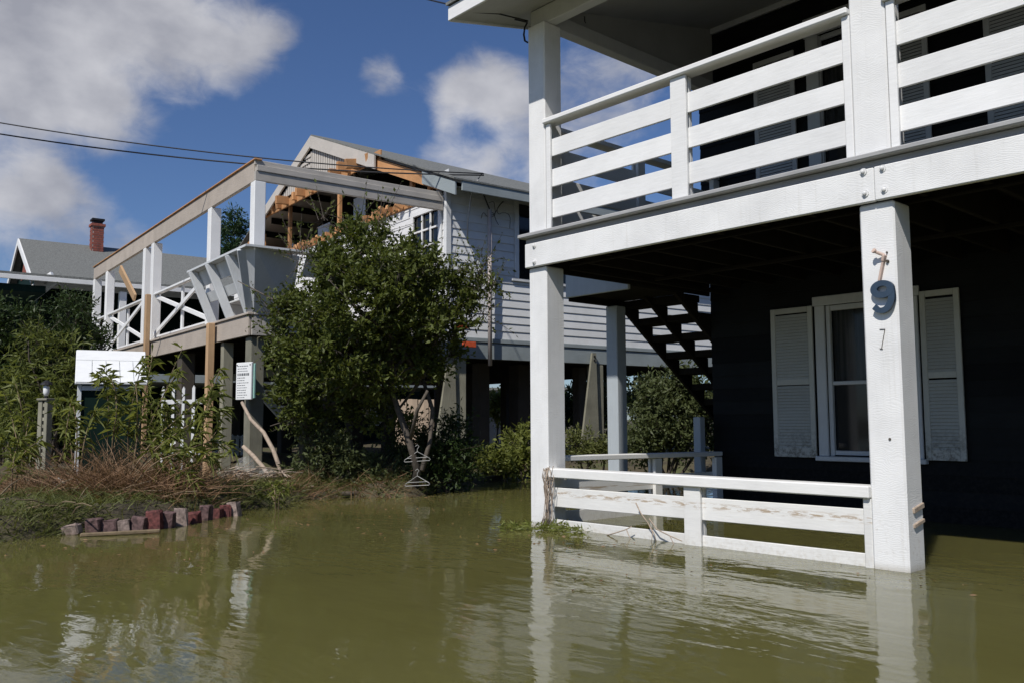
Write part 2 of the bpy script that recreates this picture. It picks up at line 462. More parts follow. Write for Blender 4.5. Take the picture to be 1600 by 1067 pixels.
# ------------------------------------------------------------------ mesh helpers
class MB:
    def __init__(self):
        self.v, self.f = [], []
    def add(self, vs, fs):
        o = len(self.v)
        self.v += [tuple(map(float, p)) for p in vs]
        self.f += [tuple(i+o for i in q) for q in fs]
        return self
    def cbox(self, c, ax, ay, az, hx, hy, hz, ch=0.006):
        "chamfered box on three unit axes"
        c = np.array(c, float)
        ax, ay, az = (np.array(q, float) for q in (ax, ay, az))
        ch = min(ch, hx*0.4, hy*0.4, hz*0.4)
        vs, idx = [], {}
        for sx in (-1, 1):
            for sy in (-1, 1):
                for sz in (-1, 1):
                    for k in range(3):
                        d = [hx-ch, hy-ch, hz-ch]
                        d[k] += ch
                        idx[(sx, sy, sz, k)] = len(vs)
                        vs.append(c+ax*sx*d[0]+ay*sy*d[1]+az*sz*d[2])
        fs = []
        S = (-1, 1)
        for k in range(3):
            for s in S:
                q = []
                for a, b2 in ((-1, -1), (1, -1), (1, 1), (-1, 1)):
                    t = [0, 0, 0]
                    t[k] = s
                    t[(k+1) % 3] = a
                    t[(k+2) % 3] = b2
                    q.append(idx[(t[0], t[1], t[2], k)])
                fs.append(q if s > 0 else q[::-1])
        for k in range(3):
            i, j = (k+1) % 3, (k+2) % 3
            for a in S:
                for b2 in S:
                    t0, t1 = [0, 0, 0], [0, 0, 0]
                    t0[k], t1[k] = -1, 1
                    t0[i] = t1[i] = a
                    t0[j] = t1[j] = b2
                    q = [idx[(*t0, i)], idx[(*t1, i)], idx[(*t1, j)], idx[(*t0, j)]]
                    fs.append(q if a*b2 < 0 else q[::-1])
        for sx in S:
            for sy in S:
                for sz in S:
                    q = [idx[(sx, sy, sz, k)] for k in range(3)]
                    fs.append(q if sx*sy*sz > 0 else q[::-1])
        return self.add(vs, fs)
    def box(self, x0, x1, y0, y1, z0, z1, ch=0.006):
        return self.cbox(((x0+x1)/2, (y0+y1)/2, (z0+z1)/2), (1, 0, 0), (0, 1, 0), (0, 0, 1), abs(x1-x0)/2, abs(y1-y0)/2, abs(z1-z0)/2, ch)
    def rough(self, a):
        self.v = [tuple(c+random.uniform(-a, a) for c in p) for p in self.v]
        return self
    def bar(self, p, q, w, h, upv=(0, 0, 1), ch=0.006):
        p, q = np.array(p, float), np.array(q, float)
        d = q-p
        L = np.linalg.norm(d)
        d /= L
        s = np.cross(d, np.array(upv, float))
        if np.linalg.norm(s) < 1e-5:
            s = np.cross(d, (1, 0, 0))
        s /= np.linalg.norm(s)
        u = np.cross(s, d)
        return self.cbox((p+q)/2, d, s, u, L/2, w/2, h/2, ch)
    def tube(self, pts, rad, n=8, cap=True):
        pts = [np.array(p, float) for p in pts]
        rs = rad if isinstance(rad, (list, tuple)) else [rad]*len(pts)
        vs, fs = [], []
        ref = np.array((0.31, 0.17, 0.93))
        for i, p in enumerate(pts):
            t = pts[min(i+1, len(pts)-1)]-pts[max(i-1, 0)]
            t = t/(np.linalg.norm(t)+1e-9)
            a = np.cross(t, ref)
            if np.linalg.norm(a) < 0.15:
                a = np.cross(t, (1, 0, 0))
            a /= np.linalg.norm(a)
            b2 = np.cross(t, a)
            for k in range(n):
                an = 2*math.pi*k/n
                vs.append(p+(a*math.cos(an)+b2*math.sin(an))*rs[i])
        for i in range(len(pts)-1):
            for k in range(n):
                fs.append((i*n+k, i*n+(k+1) % n, (i+1)*n+(k+1) % n, (i+1)*n+k))
        if cap:
            fs.append(tuple(range(n))[::-1])
            fs.append(tuple(range((len(pts)-1)*n, len(pts)*n)))
        return self.add(vs, fs)
    def prism(self, poly, vec):
        "closed polygon (3d points) swept along vec"
        vec = np.array(vec, float)
        n = len(poly)
        vs = [np.array(p, float) for p in poly]+[np.array(p, float)+vec for p in poly]
        fs = [tuple(range(n))[::-1], tuple(range(n, 2*n))]
        for i in range(n):
            fs.append((i, (i+1) % n, n+(i+1) % n, n+i))
        return self.add(vs, fs)
    def mesh(self, name, mat, smooth=False):
        me = bpy.data.meshes.new(name)
        me.from_pydata(self.v, [], self.f)
        me.materials.append(mat)
        if smooth:
            me.polygons.foreach_set('use_smooth', [True]*len(me.polygons))
        me.update()
        return me
    def build(self, name, mat, parent=None, smooth=False, label=None, kind=None):
        ob = bpy.data.objects.new(name, self.mesh(name, M[mat] if isinstance(mat, str) else mat, smooth))
        col.objects.link(ob)
        if parent is not None:
            ob.parent = parent
        if label:
            ob['label'] = label
        if kind:
            ob['kind'] = kind
        return ob
def empty(name, loc, rz=0.0, label=None, cat=None, group=None):
    o = bpy.data.objects.new(name, None)
    o.empty_display_size = 0.2
    col.objects.link(o)
    o.location = tuple(map(float, loc))
    o.rotation_euler = (0, 0, rz)
    return tag(o, label, cat, group)
def tag(o, label=None, cat=None, group=None, kind=None):
    for k, v_ in (('label', label), ('category', cat), ('group', group), ('kind', kind)):
        if v_:
            o[k] = v_
    return o
def share(src, name, parent, loc=(0, 0, 0), rot=(0, 0, 0)):
    "one more alike piece on shared mesh data"
    o = bpy.data.objects.new(name, src.data)
    col.objects.link(o)
    o.parent = parent
    o.location = loc
    o.rotation_euler = rot
    return o
def raw_mesh(name, V, F, mat, parent=None, smooth=False):
    V = np.asarray(V, np.float32)
    F = np.asarray(F, np.int32)
    k = F.shape[1]
    me = bpy.data.meshes.new(name)
    me.vertices.add(len(V))
    me.vertices.foreach_set('co', V.ravel())
    me.loops.add(F.size)
    me.loops.foreach_set('vertex_index', F.ravel())
    me.polygons.add(len(F))
    me.polygons.foreach_set('loop_start', np.arange(0, F.size, k, dtype=np.int32))
    me.polygons.foreach_set('loop_total', np.full(len(F), k, np.int32))
    if smooth:
        me.polygons.foreach_set('use_smooth', np.ones(len(F), bool))
    me.materials.append(M[mat] if isinstance(mat, str) else mat)
    me.update(calc_edges=True)
    me.validate()
    o = bpy.data.objects.new(name, me)
    col.objects.link(o)
    if parent is not None:
        o.parent = parent
    return o
def unit(a):
    return a/(np.linalg.norm(a, axis=-1, keepdims=True)+1e-9)
def leaf_arrays(P, D, L, Wd, fold=0.35, droop=0.0):
    "folded two-triangle leaves at P pointing along D"
    n = len(P)
    D = unit(D)
    R = unit(np.cross(D, unit(rng.normal(size=(n, 3)))))
    U = np.cross(R, D)
    L = np.broadcast_to(L, n)[:, None]
    Wd = np.broadcast_to(Wd, n)[:, None]
    mid = P+D*L*0.45
    tip = P+D*L
    tip[:, 2] -= (L[:, 0])*droop
    V = np.stack([P, mid+R*Wd*0.5+U*Wd*fold*0.5, tip, mid-R*Wd*0.5+U*Wd*fold*0.5], 1).reshape(-1, 3)
    b0 = (np.arange(n)*4)[:, None]
    F = np.concatenate([b0+np.array([[0, 1, 2]]), b0+np.array([[0, 2, 3]])], 0)
    return V, F
def cat_arrays(parts):
    Vs, Fs, o = [], [], 0
    for V, F in parts:
        Vs.append(V)
        Fs.append(F+o)
        o += len(V)
    return np.concatenate(Vs), np.concatenate(Fs)

# ------------------------------------------------------------------ ground and water
shore = np.array([(-1.6, -8.5), (-1.9, -6), (-2.15, -4.2), (-2.55, -3.3), (-2.62, -2.6), (-2.85, -2.0), (-3.15, -1.5), (-3.55, -1.0),
                  (-3.9, -.2), (-3.75, .5), (-3.2, 1.0), (-3.5, 1.5), (-4.35, 2.0), (-5.0, 3.6), (-5.4, 5.0), (-4.6, 6.2), (-2.2, 6.6), (-1.6, 9), (-4.5, 12), (-10, 11),
                  (-13, 6), (-13, 0), (-12, -3.5), (-8.5, -6.5), (-4, -9)])
def inside_dist(X, Y):
    px, py = X.ravel(), Y.ravel()
    n = len(shore)
    ins = np.zeros(px.shape, bool)
    dmin = np.full(px.shape, 1e9)
    for i in range(n):
        x1, y1 = shore[i]
        x2, y2 = shore[(i+1) % n]
        c = ((y1 > py) != (y2 > py)) & (px < (x2-x1)*(py-y1)/(y2-y1+1e-12)+x1)
        ins ^= c
        dx, dy = x2-x1, y2-y1
        t = np.clip(((px-x1)*dx+(py-y1)*dy)/(dx*dx+dy*dy), 0, 1)
        dmin = np.minimum(dmin, np.hypot(px-x1-t*dx, py-y1-t*dy))
    return np.where(ins, dmin, -dmin).reshape(X.shape)
def ground_z(X, Y):
    sd = inside_dist(X, Y)
    wob = 0.05*np.sin(X*2.1+1.3)*np.cos(Y*1.7)+0.035*np.sin(X*5.3+Y*3.1)+0.02*np.sin(X*11-Y*9)
    bank = 0.11*np.clip(sd/0.18, -5, 1)+np.where(sd > 0, 0.12*np.exp(-((sd-0.9)/0.7)**2), 0)
    bank = np.where(sd > 2.4, bank-np.clip((sd-2.4)*0.06, 0, 0.2), bank)
    z = bank+np.where(sd > -0.1, wob*0.8, wob*0.3)
    z = np.maximum(z, -0.55)
    far = np.hypot(X-6, Y+6)
    fz = -0.05+np.clip((far-24)/18, 0, 1)*0.32
    return np.where(far > 24, np.maximum(z, fz+wob*0.6), z)
gx = np.unique(np.concatenate([np.linspace(-600, -60, 14), np.linspace(-60, -14, 47), np.linspace(-14, -1, 131), np.linspace(-1, 14, 31), np.linspace(14, 600, 20)]))
gy = np.unique(np.concatenate([np.linspace(-600, -20, 14), np.linspace(-20, -9, 12), np.linspace(-9, 13, 201), np.linspace(13, 60, 48), np.linspace(60, 600, 14)]))
GX, GY = np.meshgrid(gx, gy)
GZ = ground_z(GX, GY)
V = np.stack([GX.ravel(), GY.ravel(), GZ.ravel()], 1)
nx, ny = len(gx), len(gy)
I = np.arange(nx*ny).reshape(ny, nx)
F = np.stack([I[:-1, :-1].ravel(), I[:-1, 1:].ravel(), I[1:, 1:].ravel(), I[1:, :-1].ravel()], 1)
tag(raw_mesh('ground', V, F, 'ground', smooth=True), kind='structure')
tag(raw_mesh('flood_water', [(-620, -620, 0), (620, -620, 0), (620, 620, 0), (-620, 620, 0)], [(0, 1, 2, 3)], 'water'), kind='structure')

# ================================================================== NEAR HOUSE (axes = world axes)
NH = empty('stilt_house', (0, 0, 0), 0, 'white railed two storey stilt house standing in floodwater, number nine on its post', 'house')
W = 0.243
PX2 = 3.35
XE = 10.4
def nh(name, mat, *a, **k):
    return MB().box(*a).build(name, mat, NH, **k)
for i, x in enumerate((0.0, PX2, 6.72, 10.1)):
    MB().box(x, x+W, 0, W, -0.6, 2.458, 0.012).build('lower_post', 'post', NH)
    MB().box(x-0.02 if i == 1 else x, x+W-0.01, 0.002, W-0.002, 2.789, 4.9, 0.012).build('upper_post', 'post', NH)
# deck
deck = MB().box(-0.01, 3.484, -0.045, -0.003, 2.46, 2.693, 0.006).build('deck_beam', 'post', NH)
MB().box(3.487, XE, -0.047, -0.003, 2.462, 2.695, 0.006).build('deck_beam', 'post', NH)
MB().box(-0.045, -0.013, 0.0, 3.0, 2.462, 2.69).build('deck_beam', 'under', NH)  # side beam given the dark colour that stands for under-deck shade
MB().box(W+0.005, W+0.05, 0.3, 2.95, 2.444, 2.49).build('deck_beam', 'under', NH)
MB().box(-0.02, XE, -0.02, 0.02, 2.697, 2.748, 0.004).build('deck_flashing', 'lip', NH)
dk = empty('deck', (0, 0, 0))
dk.parent = NH
y = -0.085
src = None
k = 0
while y < 2.95:
    if src is None:
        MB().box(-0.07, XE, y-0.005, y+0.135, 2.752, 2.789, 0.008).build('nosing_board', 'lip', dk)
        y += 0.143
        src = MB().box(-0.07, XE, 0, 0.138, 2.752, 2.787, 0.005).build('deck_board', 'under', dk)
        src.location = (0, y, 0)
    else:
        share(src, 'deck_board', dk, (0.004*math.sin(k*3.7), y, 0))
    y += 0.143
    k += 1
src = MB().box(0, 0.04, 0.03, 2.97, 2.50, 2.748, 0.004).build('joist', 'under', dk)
src.location = (0.40, 0, 0)
x = 0.81
while x < XE:
    share(src, 'joist', dk, (x, 0, 0))
    x += 0.41
MB().box(W+0.06, XE, 0.26, 0.305, 2.475, 2.495).build('ledger', 'under', dk)
MB().box(0.3, XE, 1.55, 1.60, 2.462, 2.499).build('ledger', 'under', dk)
# bolts on the deck beam
for (x, z) in ((3.415, 2.675), (3.549, 2.670), (3.422, 2.523), (3.555, 2.523), (0.128, 2.66), (0.126, 2.503)):
    m = MB().tube([(x, -0.046, z), (x, -0.052, z)], [0.026, 0.025], 12)
    m.tube([(x, -0.052, z), (x, -0.066, z), (x, -0.070, z)], [0.014, 0.013, 0.006], 8)
    m.build('bolt', 'metal', deck, smooth=False)

# railings
def rail_x(x0, x1, zs, cap, mid, y, mat, name, capmat='white', zoff=0, zend=None):
    r = empty(name, (0, 0, 0))
    r.parent = NH
    zend = zend if zend is not None else [0]*len(zs)
    for xa, xb in ((x0, mid-0.08), (mid+0.08, x1)):
        for (za, zb), ze in zip(zs, zend):
            ta, tb = (xa-x0)/(x1-x0), (xb-x0)/(x1-x0)
            p = (xa-0.035, y+0.043, (za+zb)/2+ze*ta)
            q = (xb+0.035, y+0.043, (za+zb)/2+ze*tb)
            MB().bar(p, q, 0.024, zb-za, ch=0.004).build('rail_board', mat, r)
    MB().box(mid-0.08, mid+0.08, y, y+0.03, zs[-1][0]-0.14, cap[0]-0.003, 0.005).build('rail_post', mat, r)
    MB().box(mid-0.07, mid+0.07, y+0.057, y+0.10, zs[-1][0]-0.14, cap[0]-0.003, 0.005).build('rail_post', mat, r)
    MB().box(x0-0.003, x0+0.055, y+0.001, y+0.03, zs[-1][0]-0.14, cap[0]-0.003, 0.005).build('end_stile', mat, r)
    MB().box(x1-0.055, x1+0.003, y+0.001, y+0.03, zs[-1][0]-0.14, cap[0]-0.003, 0.005).build('end_stile', mat, r)
    MB().box(x0-0.02, x1+0.003, y-0.035, y+0.125, cap[0], cap[1], 0.008).build('cap_rail', capmat, r)
    return r
UZ = ((3.520, 3.692), (3.220, 3.393), (2.918, 3.097))
rail_x(W+0.004, PX2-0.024, UZ, (3.845, 3.893), 1.825, 0.004, 'white', 'upper_railing')
rail_x(PX2+W, 6.716, UZ, (3.845, 3.893), 5.15, 0.004, 'white', 'upper_railing')
LZ = ((0.19, 0.366), (-0.10, 0.075))
rail_x(W+0.004, PX2-0.004, LZ, (0.462, 0.545), 1.875, 0.006, 'railmud', 'lower_railing', 'railmud', zend=(0.02, 0.012))
# side railings, running back from the corner post
def rail_y(y0, y1, zs, cap, mid, x, mat, name, dz=0.0, n=NH):
    r = empty(name, (0, 0, 0))
    r.parent = n
    for za, zb in zs:
        MB().bar((x+0.043, y0, (za+zb)/2), (x+0.043, y1, (za+zb)/2+dz), 0.024, zb-za, ch=0.004).build('rail_board', mat, r)
    MB().box(x+0.058, x+0.10, mid-0.06, mid+0.06, zs[-1][0]-0.14, cap[0]-0.01+dz*0.5, 0.005).build('rail_post', mat, r)
    MB().box(x+0.0, x+0.03, mid-0.06, mid+0.06, zs[-1][0]-0.14, cap[0]-0.01+dz*0.5, 0.005).build('rail_post', mat, r)
    MB().box(x+0.058, x+0.12, y1-0.1, y1+0.02, zs[-1][0]-0.14, cap[0]-0.01+dz, 0.005).build('rail_post', mat, r)
    MB().bar((x+0.045, y0, (cap[0]+cap[1])/2), (x+0.045, y1+0.03, (cap[0]+cap[1])/2+dz), 0.15, cap[1]-cap[0], ch=0.006).build('cap_rail', mat, r)
    return r
rail_y(0.25, 2.95, UZ, (3.845, 3.893), 1.55, 0.06, 'white', 'side_railing')
rail_y(0.25, 2.84, ((0.27, 0.42), (-0.06, 0.12)), (0.60, 0.65), 1.72, 0.08, 'railmud', 'lower_side_railing', -0.03)

# house body: enclosed ground floor and upper floor behind the porch
def clap_wall(parent, name, x0, x1, y, z0, z1, step, mat, holes=(), t=0.018):
    "lapped boards on the plane y, each board its own piece, cut at openings"
    wroot = empty(name, (0, 0, 0))
    wroot.parent = parent
    z = z0
    while z < z1-0.02:
        zt = min(z+step, z1)
        segs = [(x0, x1)]
        for hx0, hx1, hz0, hz1 in holes:
            if zt > hz0+0.02 and z < hz1-0.02:
                ns = []
                for a, b_ in segs:
                    if a < hx0:
                        ns.append((a, min(b_, hx0)))
                    if b_ > hx1:
                        ns.append((max(a, hx1), b_))
                segs = [s for s in ns if s[1]-s[0] > 0.02]
        for a, b_ in segs:
            poly = [(a, y-t, z), (a, y, z), (a, y, zt+0.015), (a, y-0.005, zt+0.015)]
            MB().prism(poly, (b_-a, 0, 0)).build('clapboard', mat, wroot)
        z += step
    return wroot
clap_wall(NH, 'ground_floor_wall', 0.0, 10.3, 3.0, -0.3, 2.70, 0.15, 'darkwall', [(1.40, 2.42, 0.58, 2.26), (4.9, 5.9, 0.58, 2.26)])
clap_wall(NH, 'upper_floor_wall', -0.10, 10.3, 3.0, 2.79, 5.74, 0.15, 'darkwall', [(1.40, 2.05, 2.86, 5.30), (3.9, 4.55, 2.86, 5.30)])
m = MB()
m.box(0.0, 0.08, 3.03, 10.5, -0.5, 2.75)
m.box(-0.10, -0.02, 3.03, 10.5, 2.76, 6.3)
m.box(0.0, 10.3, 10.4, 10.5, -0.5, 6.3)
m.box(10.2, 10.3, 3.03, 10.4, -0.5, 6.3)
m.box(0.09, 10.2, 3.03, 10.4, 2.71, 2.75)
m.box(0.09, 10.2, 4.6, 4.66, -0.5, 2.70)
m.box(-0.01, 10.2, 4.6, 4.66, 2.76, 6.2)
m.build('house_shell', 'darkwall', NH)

def window(parent, x0, x1, z0, z1, y, mat='trim', tw=0.11, head=0.10, mids=True, curtain=True):
    w_ = empty('window', (0, 0, 0))
    w_.parent = parent
    MB().box(x0-0.06, x0-0.06+tw, y-0.05, y-0.02, z0, z1-0.001).build('frame', mat, w_)
    MB().box(x1+0.06-tw, x1+0.06, y-0.05, y-0.02, z0, z1-0.001).build('frame', mat, w_)
    MB().box(x0-0.08, x1+0.08, y-0.055, y-0.02, z1, z1+head).build('frame', mat, w_)
    MB().box(x0-0.09, x1+0.09, y-0.08, y-0.01, z0-0.05, z0-0.001).build('sill', mat, w_)
    # inner stop and sashes
    for xa, xb in ((x0+0.052, x0+0.10), (x1-0.10, x1-0.052)):
        MB().box(xa, xb, y-0.018, y+0.03, z0+0.001, z1-0.002).build('jamb', mat, w_)
    zm = (z0+z1)/2-0.05
    if mids:
        MB().box(x0+0.10, x1-0.10, y-0.005, y+0.025, zm, zm+0.04).build('meeting_rail', mat, w_)
    MB().box(x0+0.10, x1-0.10, y-0.005, y+0.025, z0+0.001, z0+0.06).build('bottom_rail', mat, w_)
    MB().box(x0+0.10, x1-0.10, y-0.005, y+0.025, z1-0.06, z1-0.002).build('top_rail', mat, w_)
    MB().box(x0+0.10, x1-0.10, y+0.034, y+0.037, z0+0.06, zm, 0.001).build('pane', 'glass', w_)
    MB().box(x0+0.10, x1-0.10, y+0.034, y+0.037, zm+0.04, z1-0.06, 0.001).build('pane', 'pane_clear', w_)
    if curtain:
        m = MB()
        nn = 26
        top = [(x0+0.08+(x1-x0-0.16)*k/nn, y+0.10+0.02*math.sin(k*1.9)) for k in range(nn+1)]
        vs = [(a, b2, z1-0.04) for a, b2 in top]+[(a, b2+0.01*math.sin(i*2.3), zm-0.25+0.02*math.sin(i)) for i, (a, b2) in enumerate(top)]
        m.add(vs, [(k, k+1, nn+2+k, nn+1+k) for k in range(nn)])
        m.build('curtain', 'curtain', w_, smooth=True)
    return w_
def shutter(parent, x0, x1, z0, z1, y, mat='shut'):
    s = empty('shutter', (0, 0, 0))
    s.parent = parent
    st = 0.055
    zm = (z0+z1)/2
    MB().box(x0, x0+st, y-0.045, y-0.022, z0, z1, 0.003).build('stile', mat, s)
    MB().box(x1-st, x1, y-0.045, y-0.022, z0, z1, 0.003).build('stile', mat, s)
    for za, zb in ((z0, z0+0.10), (zm-0.03, zm+0.03), (z1-0.06, z1)):
        MB().box(x0+st+0.001, x1-st-0.001, y-0.044, y-0.022, za, zb, 0.003).build('cross_rail', mat, s)
    for za, zb in ((z0+0.10, zm-0.03), (zm+0.03, z1-0.06)):
        m = MB()
        z = za+0.012
        while z < zb-0.01:
            m.bar((x0+st, y-0.033, z), (x1-st, y-0.033, z), 0.006, 0.036, (0, 0.55, 1), 0.001)
            z += 0.034
        m.build('louvers', mat, s, kind='stuff')
    return s
window(NH, 1.42, 2.40, 0.60, 2.20, 3.0)
shutter(NH, 0.83, 1.335, 0.58, 2.21, 2.985)
shutter(NH, 2.485, 2.86, 0.59, 2.235, 2.985)
window(NH, 4.92, 5.90, 0.60, 2.20, 3.0)
for dx in (0.0, 2.5):
    window(NH, 1.42+dx, 2.03+dx, 2.90, 5.20, 3.0, 'trim', 0.15, 0.22, mids=True)
    shutter(NH, 0.70+dx, 1.22+dx, 2.86, 5.12, 2.985, 'shut_up')
    shutter(NH, 2.18+dx, 2.68+dx, 2.86, 5.12, 2.985, 'shut_up')

# porch roof: ceiling rises towards the house
def rz_(y):
    return 4.93+0.225*(y+0.65)
ya, yb = -0.65, 3.05
m = MB()
m.prism([(-0.40, ya, rz_(ya)), (-0.40, 7.0, rz_(7.0)), (-0.40, 7.0, rz_(7.0)+0.12), (-0.40, ya, rz_(ya)+0.12)], (XE+0.8, 0, 0))
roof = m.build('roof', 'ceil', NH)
m = MB()
m.prism([(-0.43, ya-0.05, rz_(ya)+0.13), (-0.43, 7.0, rz_(7.0)+0.13), (-0.43, 7.0, rz_(7.0)+0.16), (-0.43, ya-0.05, rz_(ya)+0.16)], (XE+0.8, 0, 0))
m.build('shingles', 'shingle', roof)
MB().box(-0.425, XE+0.4, ya-0.025, ya-0.002, rz_(ya)-0.02, rz_(ya)+0.125).build('fascia', 'white', roof)
MB().prism([(-0.403, ya, rz_(ya)-0.02), (-0.403, 7, rz_(7)-0.02), (-0.403, 7, rz_(7)+0.12), (-0.403, ya, rz_(ya)+0.12)], (-0.022, 0, 0)).build('fascia', 'white', roof)
m = MB()
for x in np.arange(-0.05, XE, 0.6):
    pass
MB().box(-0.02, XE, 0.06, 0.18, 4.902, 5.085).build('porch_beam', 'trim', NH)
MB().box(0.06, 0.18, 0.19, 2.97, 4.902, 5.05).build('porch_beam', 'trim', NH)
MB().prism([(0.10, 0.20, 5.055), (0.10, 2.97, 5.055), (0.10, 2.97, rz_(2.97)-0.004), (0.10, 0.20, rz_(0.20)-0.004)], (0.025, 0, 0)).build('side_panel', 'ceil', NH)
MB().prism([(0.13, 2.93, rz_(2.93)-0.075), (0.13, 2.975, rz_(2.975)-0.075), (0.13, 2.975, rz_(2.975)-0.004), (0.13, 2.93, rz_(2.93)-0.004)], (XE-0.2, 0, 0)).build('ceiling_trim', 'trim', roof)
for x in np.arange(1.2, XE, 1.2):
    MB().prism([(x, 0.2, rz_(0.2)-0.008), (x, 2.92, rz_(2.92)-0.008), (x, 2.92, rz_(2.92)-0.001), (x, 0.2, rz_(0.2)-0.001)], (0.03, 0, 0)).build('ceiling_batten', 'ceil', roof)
m = MB().tube([(0.55, 0.25, 4.90), (0.55, 0.25, 4.85), (0.56, 0.25, 4.83)], 0.006, 6)
m.build('hook', 'black', NH)

# side landing, its post and the open stair behind the corner post
st = empty('staircase', (0, 0, 0))
st.parent = NH
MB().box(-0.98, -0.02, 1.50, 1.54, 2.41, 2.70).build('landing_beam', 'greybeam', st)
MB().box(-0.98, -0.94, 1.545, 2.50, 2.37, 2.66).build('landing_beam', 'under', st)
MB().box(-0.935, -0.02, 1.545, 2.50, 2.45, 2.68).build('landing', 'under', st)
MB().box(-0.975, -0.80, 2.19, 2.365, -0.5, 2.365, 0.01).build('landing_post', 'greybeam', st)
RUN, RISE, Y0S, Z0S = 0.27, 0.197, 2.50, 2.56
def stringer(x):
    def low(y):
        return 2.31-0.731*(y-2.53)
    poly = [(x, 2.35, low(2.35)), (x, 2.35, Z0S)]
    for i in range(10):
        poly.append((x, Y0S+i*RUN, Z0S-i*RISE))
        poly.append((x, Y0S+i*RUN, Z0S-(i+1)*RISE))
    yend = Y0S+10*RUN
    poly.append((x, yend, Z0S-10*RISE))
    poly.append((x, yend, low(yend)))
    return poly
for x in (-0.975, -0.52, -0.07):
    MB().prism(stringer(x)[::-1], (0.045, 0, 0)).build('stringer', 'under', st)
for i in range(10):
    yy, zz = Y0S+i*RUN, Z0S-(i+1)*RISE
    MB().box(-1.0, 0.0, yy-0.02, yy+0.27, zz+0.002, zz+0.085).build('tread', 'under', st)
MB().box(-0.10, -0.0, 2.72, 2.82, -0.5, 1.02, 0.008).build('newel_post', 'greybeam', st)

# house number and the traces of the lost digits on the front post
def digit9(cx, cz, s, y0, y1):
    prof = []
    for k in range(25):
        a = math.radians(-60+360*k/24)
        prof.append((0.34*math.cos(a), 0.22+0.36*math.sin(a)*0.78))
    def ring(rx, rz, oz, n=28):
        return [(rx*math.cos(2*math.pi*k/n), oz+rz*math.sin(2*math.pi*k/n)) for k in range(n)]
    m = MB()
    n = 28
    outer, inner = ring(0.36, 0.27, 0.23), ring(0.16, 0.095, 0.235)
    def solid(o, i_, closed=True):
        n = len(o)
        vs = []
        for (ax_, az_) in o:
            vs.append((cx+ax_*s, y0, cz+az_*s))
        for (ax_, az_) in i_:
            vs.append((cx+ax_*s, y0, cz+az_*s))
        for (ax_, az_) in o:
            vs.append((cx+ax_*s, y1, cz+az_*s))
        for (ax_, az_) in i_:
            vs.append((cx+ax_*s, y1, cz+az_*s))
        fs = []
        R = range(n) if closed else range(n-1)
        for k in R:
            j = (k+1) % n
            fs.append((k, n+k, n+j, j))
            fs.append((2*n+k, 2*n+j, 3*n+j, 3*n+k))
            fs.append((k, j, 2*n+j, 2*n+k))
            fs.append((n+k, 3*n+k, 3*n+j, n+j))
        if not closed:
            fs.append((0, 2*n, 3*n, n))
            fs.append((n-1, 2*n-1, 4*n-1, 3*n-1))
        m.add(vs, fs)
    solid(outer, inner)
    ctl = [(0.265, 0.24), (0.28, 0.05), (0.25, -0.16), (0.14, -0.34), (0.0, -0.41), (-0.15, -0.39), (-0.27, -0.28)]
    hw = [0.095, 0.10, 0.10, 0.095, 0.085, 0.08, 0.085]
    to, ti = [], []
    for k in range(31):
        u = k/30*(len(ctl)-1)
        i = min(int(u), len(ctl)-2)
        t = u-i
        def cr(i_):
            return np.array(ctl[max(0, min(len(ctl)-1, i_))])
        p = 0.5*(2*cr(i)+(-cr(i-1)+cr(i+1))*t+(2*cr(i-1)-5*cr(i)+4*cr(i+1)-cr(i+2))*t*t+(-cr(i-1)+3*cr(i)-3*cr(i+1)+cr(i+2))*t**3)
        q = 0.5*((-cr(i-1)+cr(i+1))+2*(2*cr(i-1)-5*cr(i)+4*cr(i+1)-cr(i+2))*t+3*(-cr(i-1)+3*cr(i)-3*cr(i+1)+cr(i+2))*t*t)
        nn_ = np.array([q[1], -q[0]])/(np.linalg.norm(q)+1e-9)
        w_k = hw[i]*(1-t)+hw[i+1]*t
        to.append(tuple(p-nn_*w_k))
        ti.append(tuple(p+nn_*w_k))
    y0, y1 = y0+0.0015, y1-0.0015
    solid(to, ti, False)
    return m
numb = digit9(3.505, 1.805, 0.222, -0.040, -0.014)
o9 = numb.build('house_number', 'blue9', NH, label='blue grey raised figure nine on the front post')
m = MB()
for (x, z) in ((3.435, 1.856), (3.567, 1.80)):
    m.tube([(x, -0.016, z), (x, 0.002, z)], 0.008, 6)
m.build('number_spacer', 'black', NH)
m = MB()
m.tube([(3.468, -0.06, 2.122), (3.472, -0.05, 2.116)], [0.017, 0.017], 10)
m.tube([(3.472, -0.052, 2.114), (3.500, -0.032, 2.098), (3.525, -0.022, 2.085)], [0.010, 0.012, 0.010], 8)
m.bar((3.525, -0.018, 2.088), (3.512, -0.014, 2.045), 0.02, 0.042, (0, 1, 0))
m.bar((3.514, -0.012, 2.05), (3.480, -0.010, 1.915), 0.016, 0.036, (0, 1, 0))
m.build('broken_number_mount', 'peg', NH, label='splintered pinkish remains of a digit above the nine')
m = MB()
m.tube([(3.536, -0.016, 2.045), (3.540, -0.002, 2.044)], 0.010, 8)
m.tube([(3.535, -0.012, 2.105), (3.535, 0.001, 2.105)], 0.006, 8)
m.bar((3.462, -0.003, 1.592), (3.500, -0.003, 1.590), 0.004, 0.007, (0, 1, 0), 0.001)
m.bar((3.498, -0.003, 1.590), (3.470, -0.003, 1.462), 0.004, 0.005, (0, 1, 0), 0.001)
m.bar((3.458, -0.003, 1.464), (3.478, -0.003, 1.460), 0.004, 0.008, (0, 1, 0), 0.001)
m.tube([(3.50, -0.006, 0.86), (3.50, 0.002, 0.86)], 0.009, 8)
m.build('screw_trace', 'pencil', NH, label='thin outline of the missing figure seven on the post')
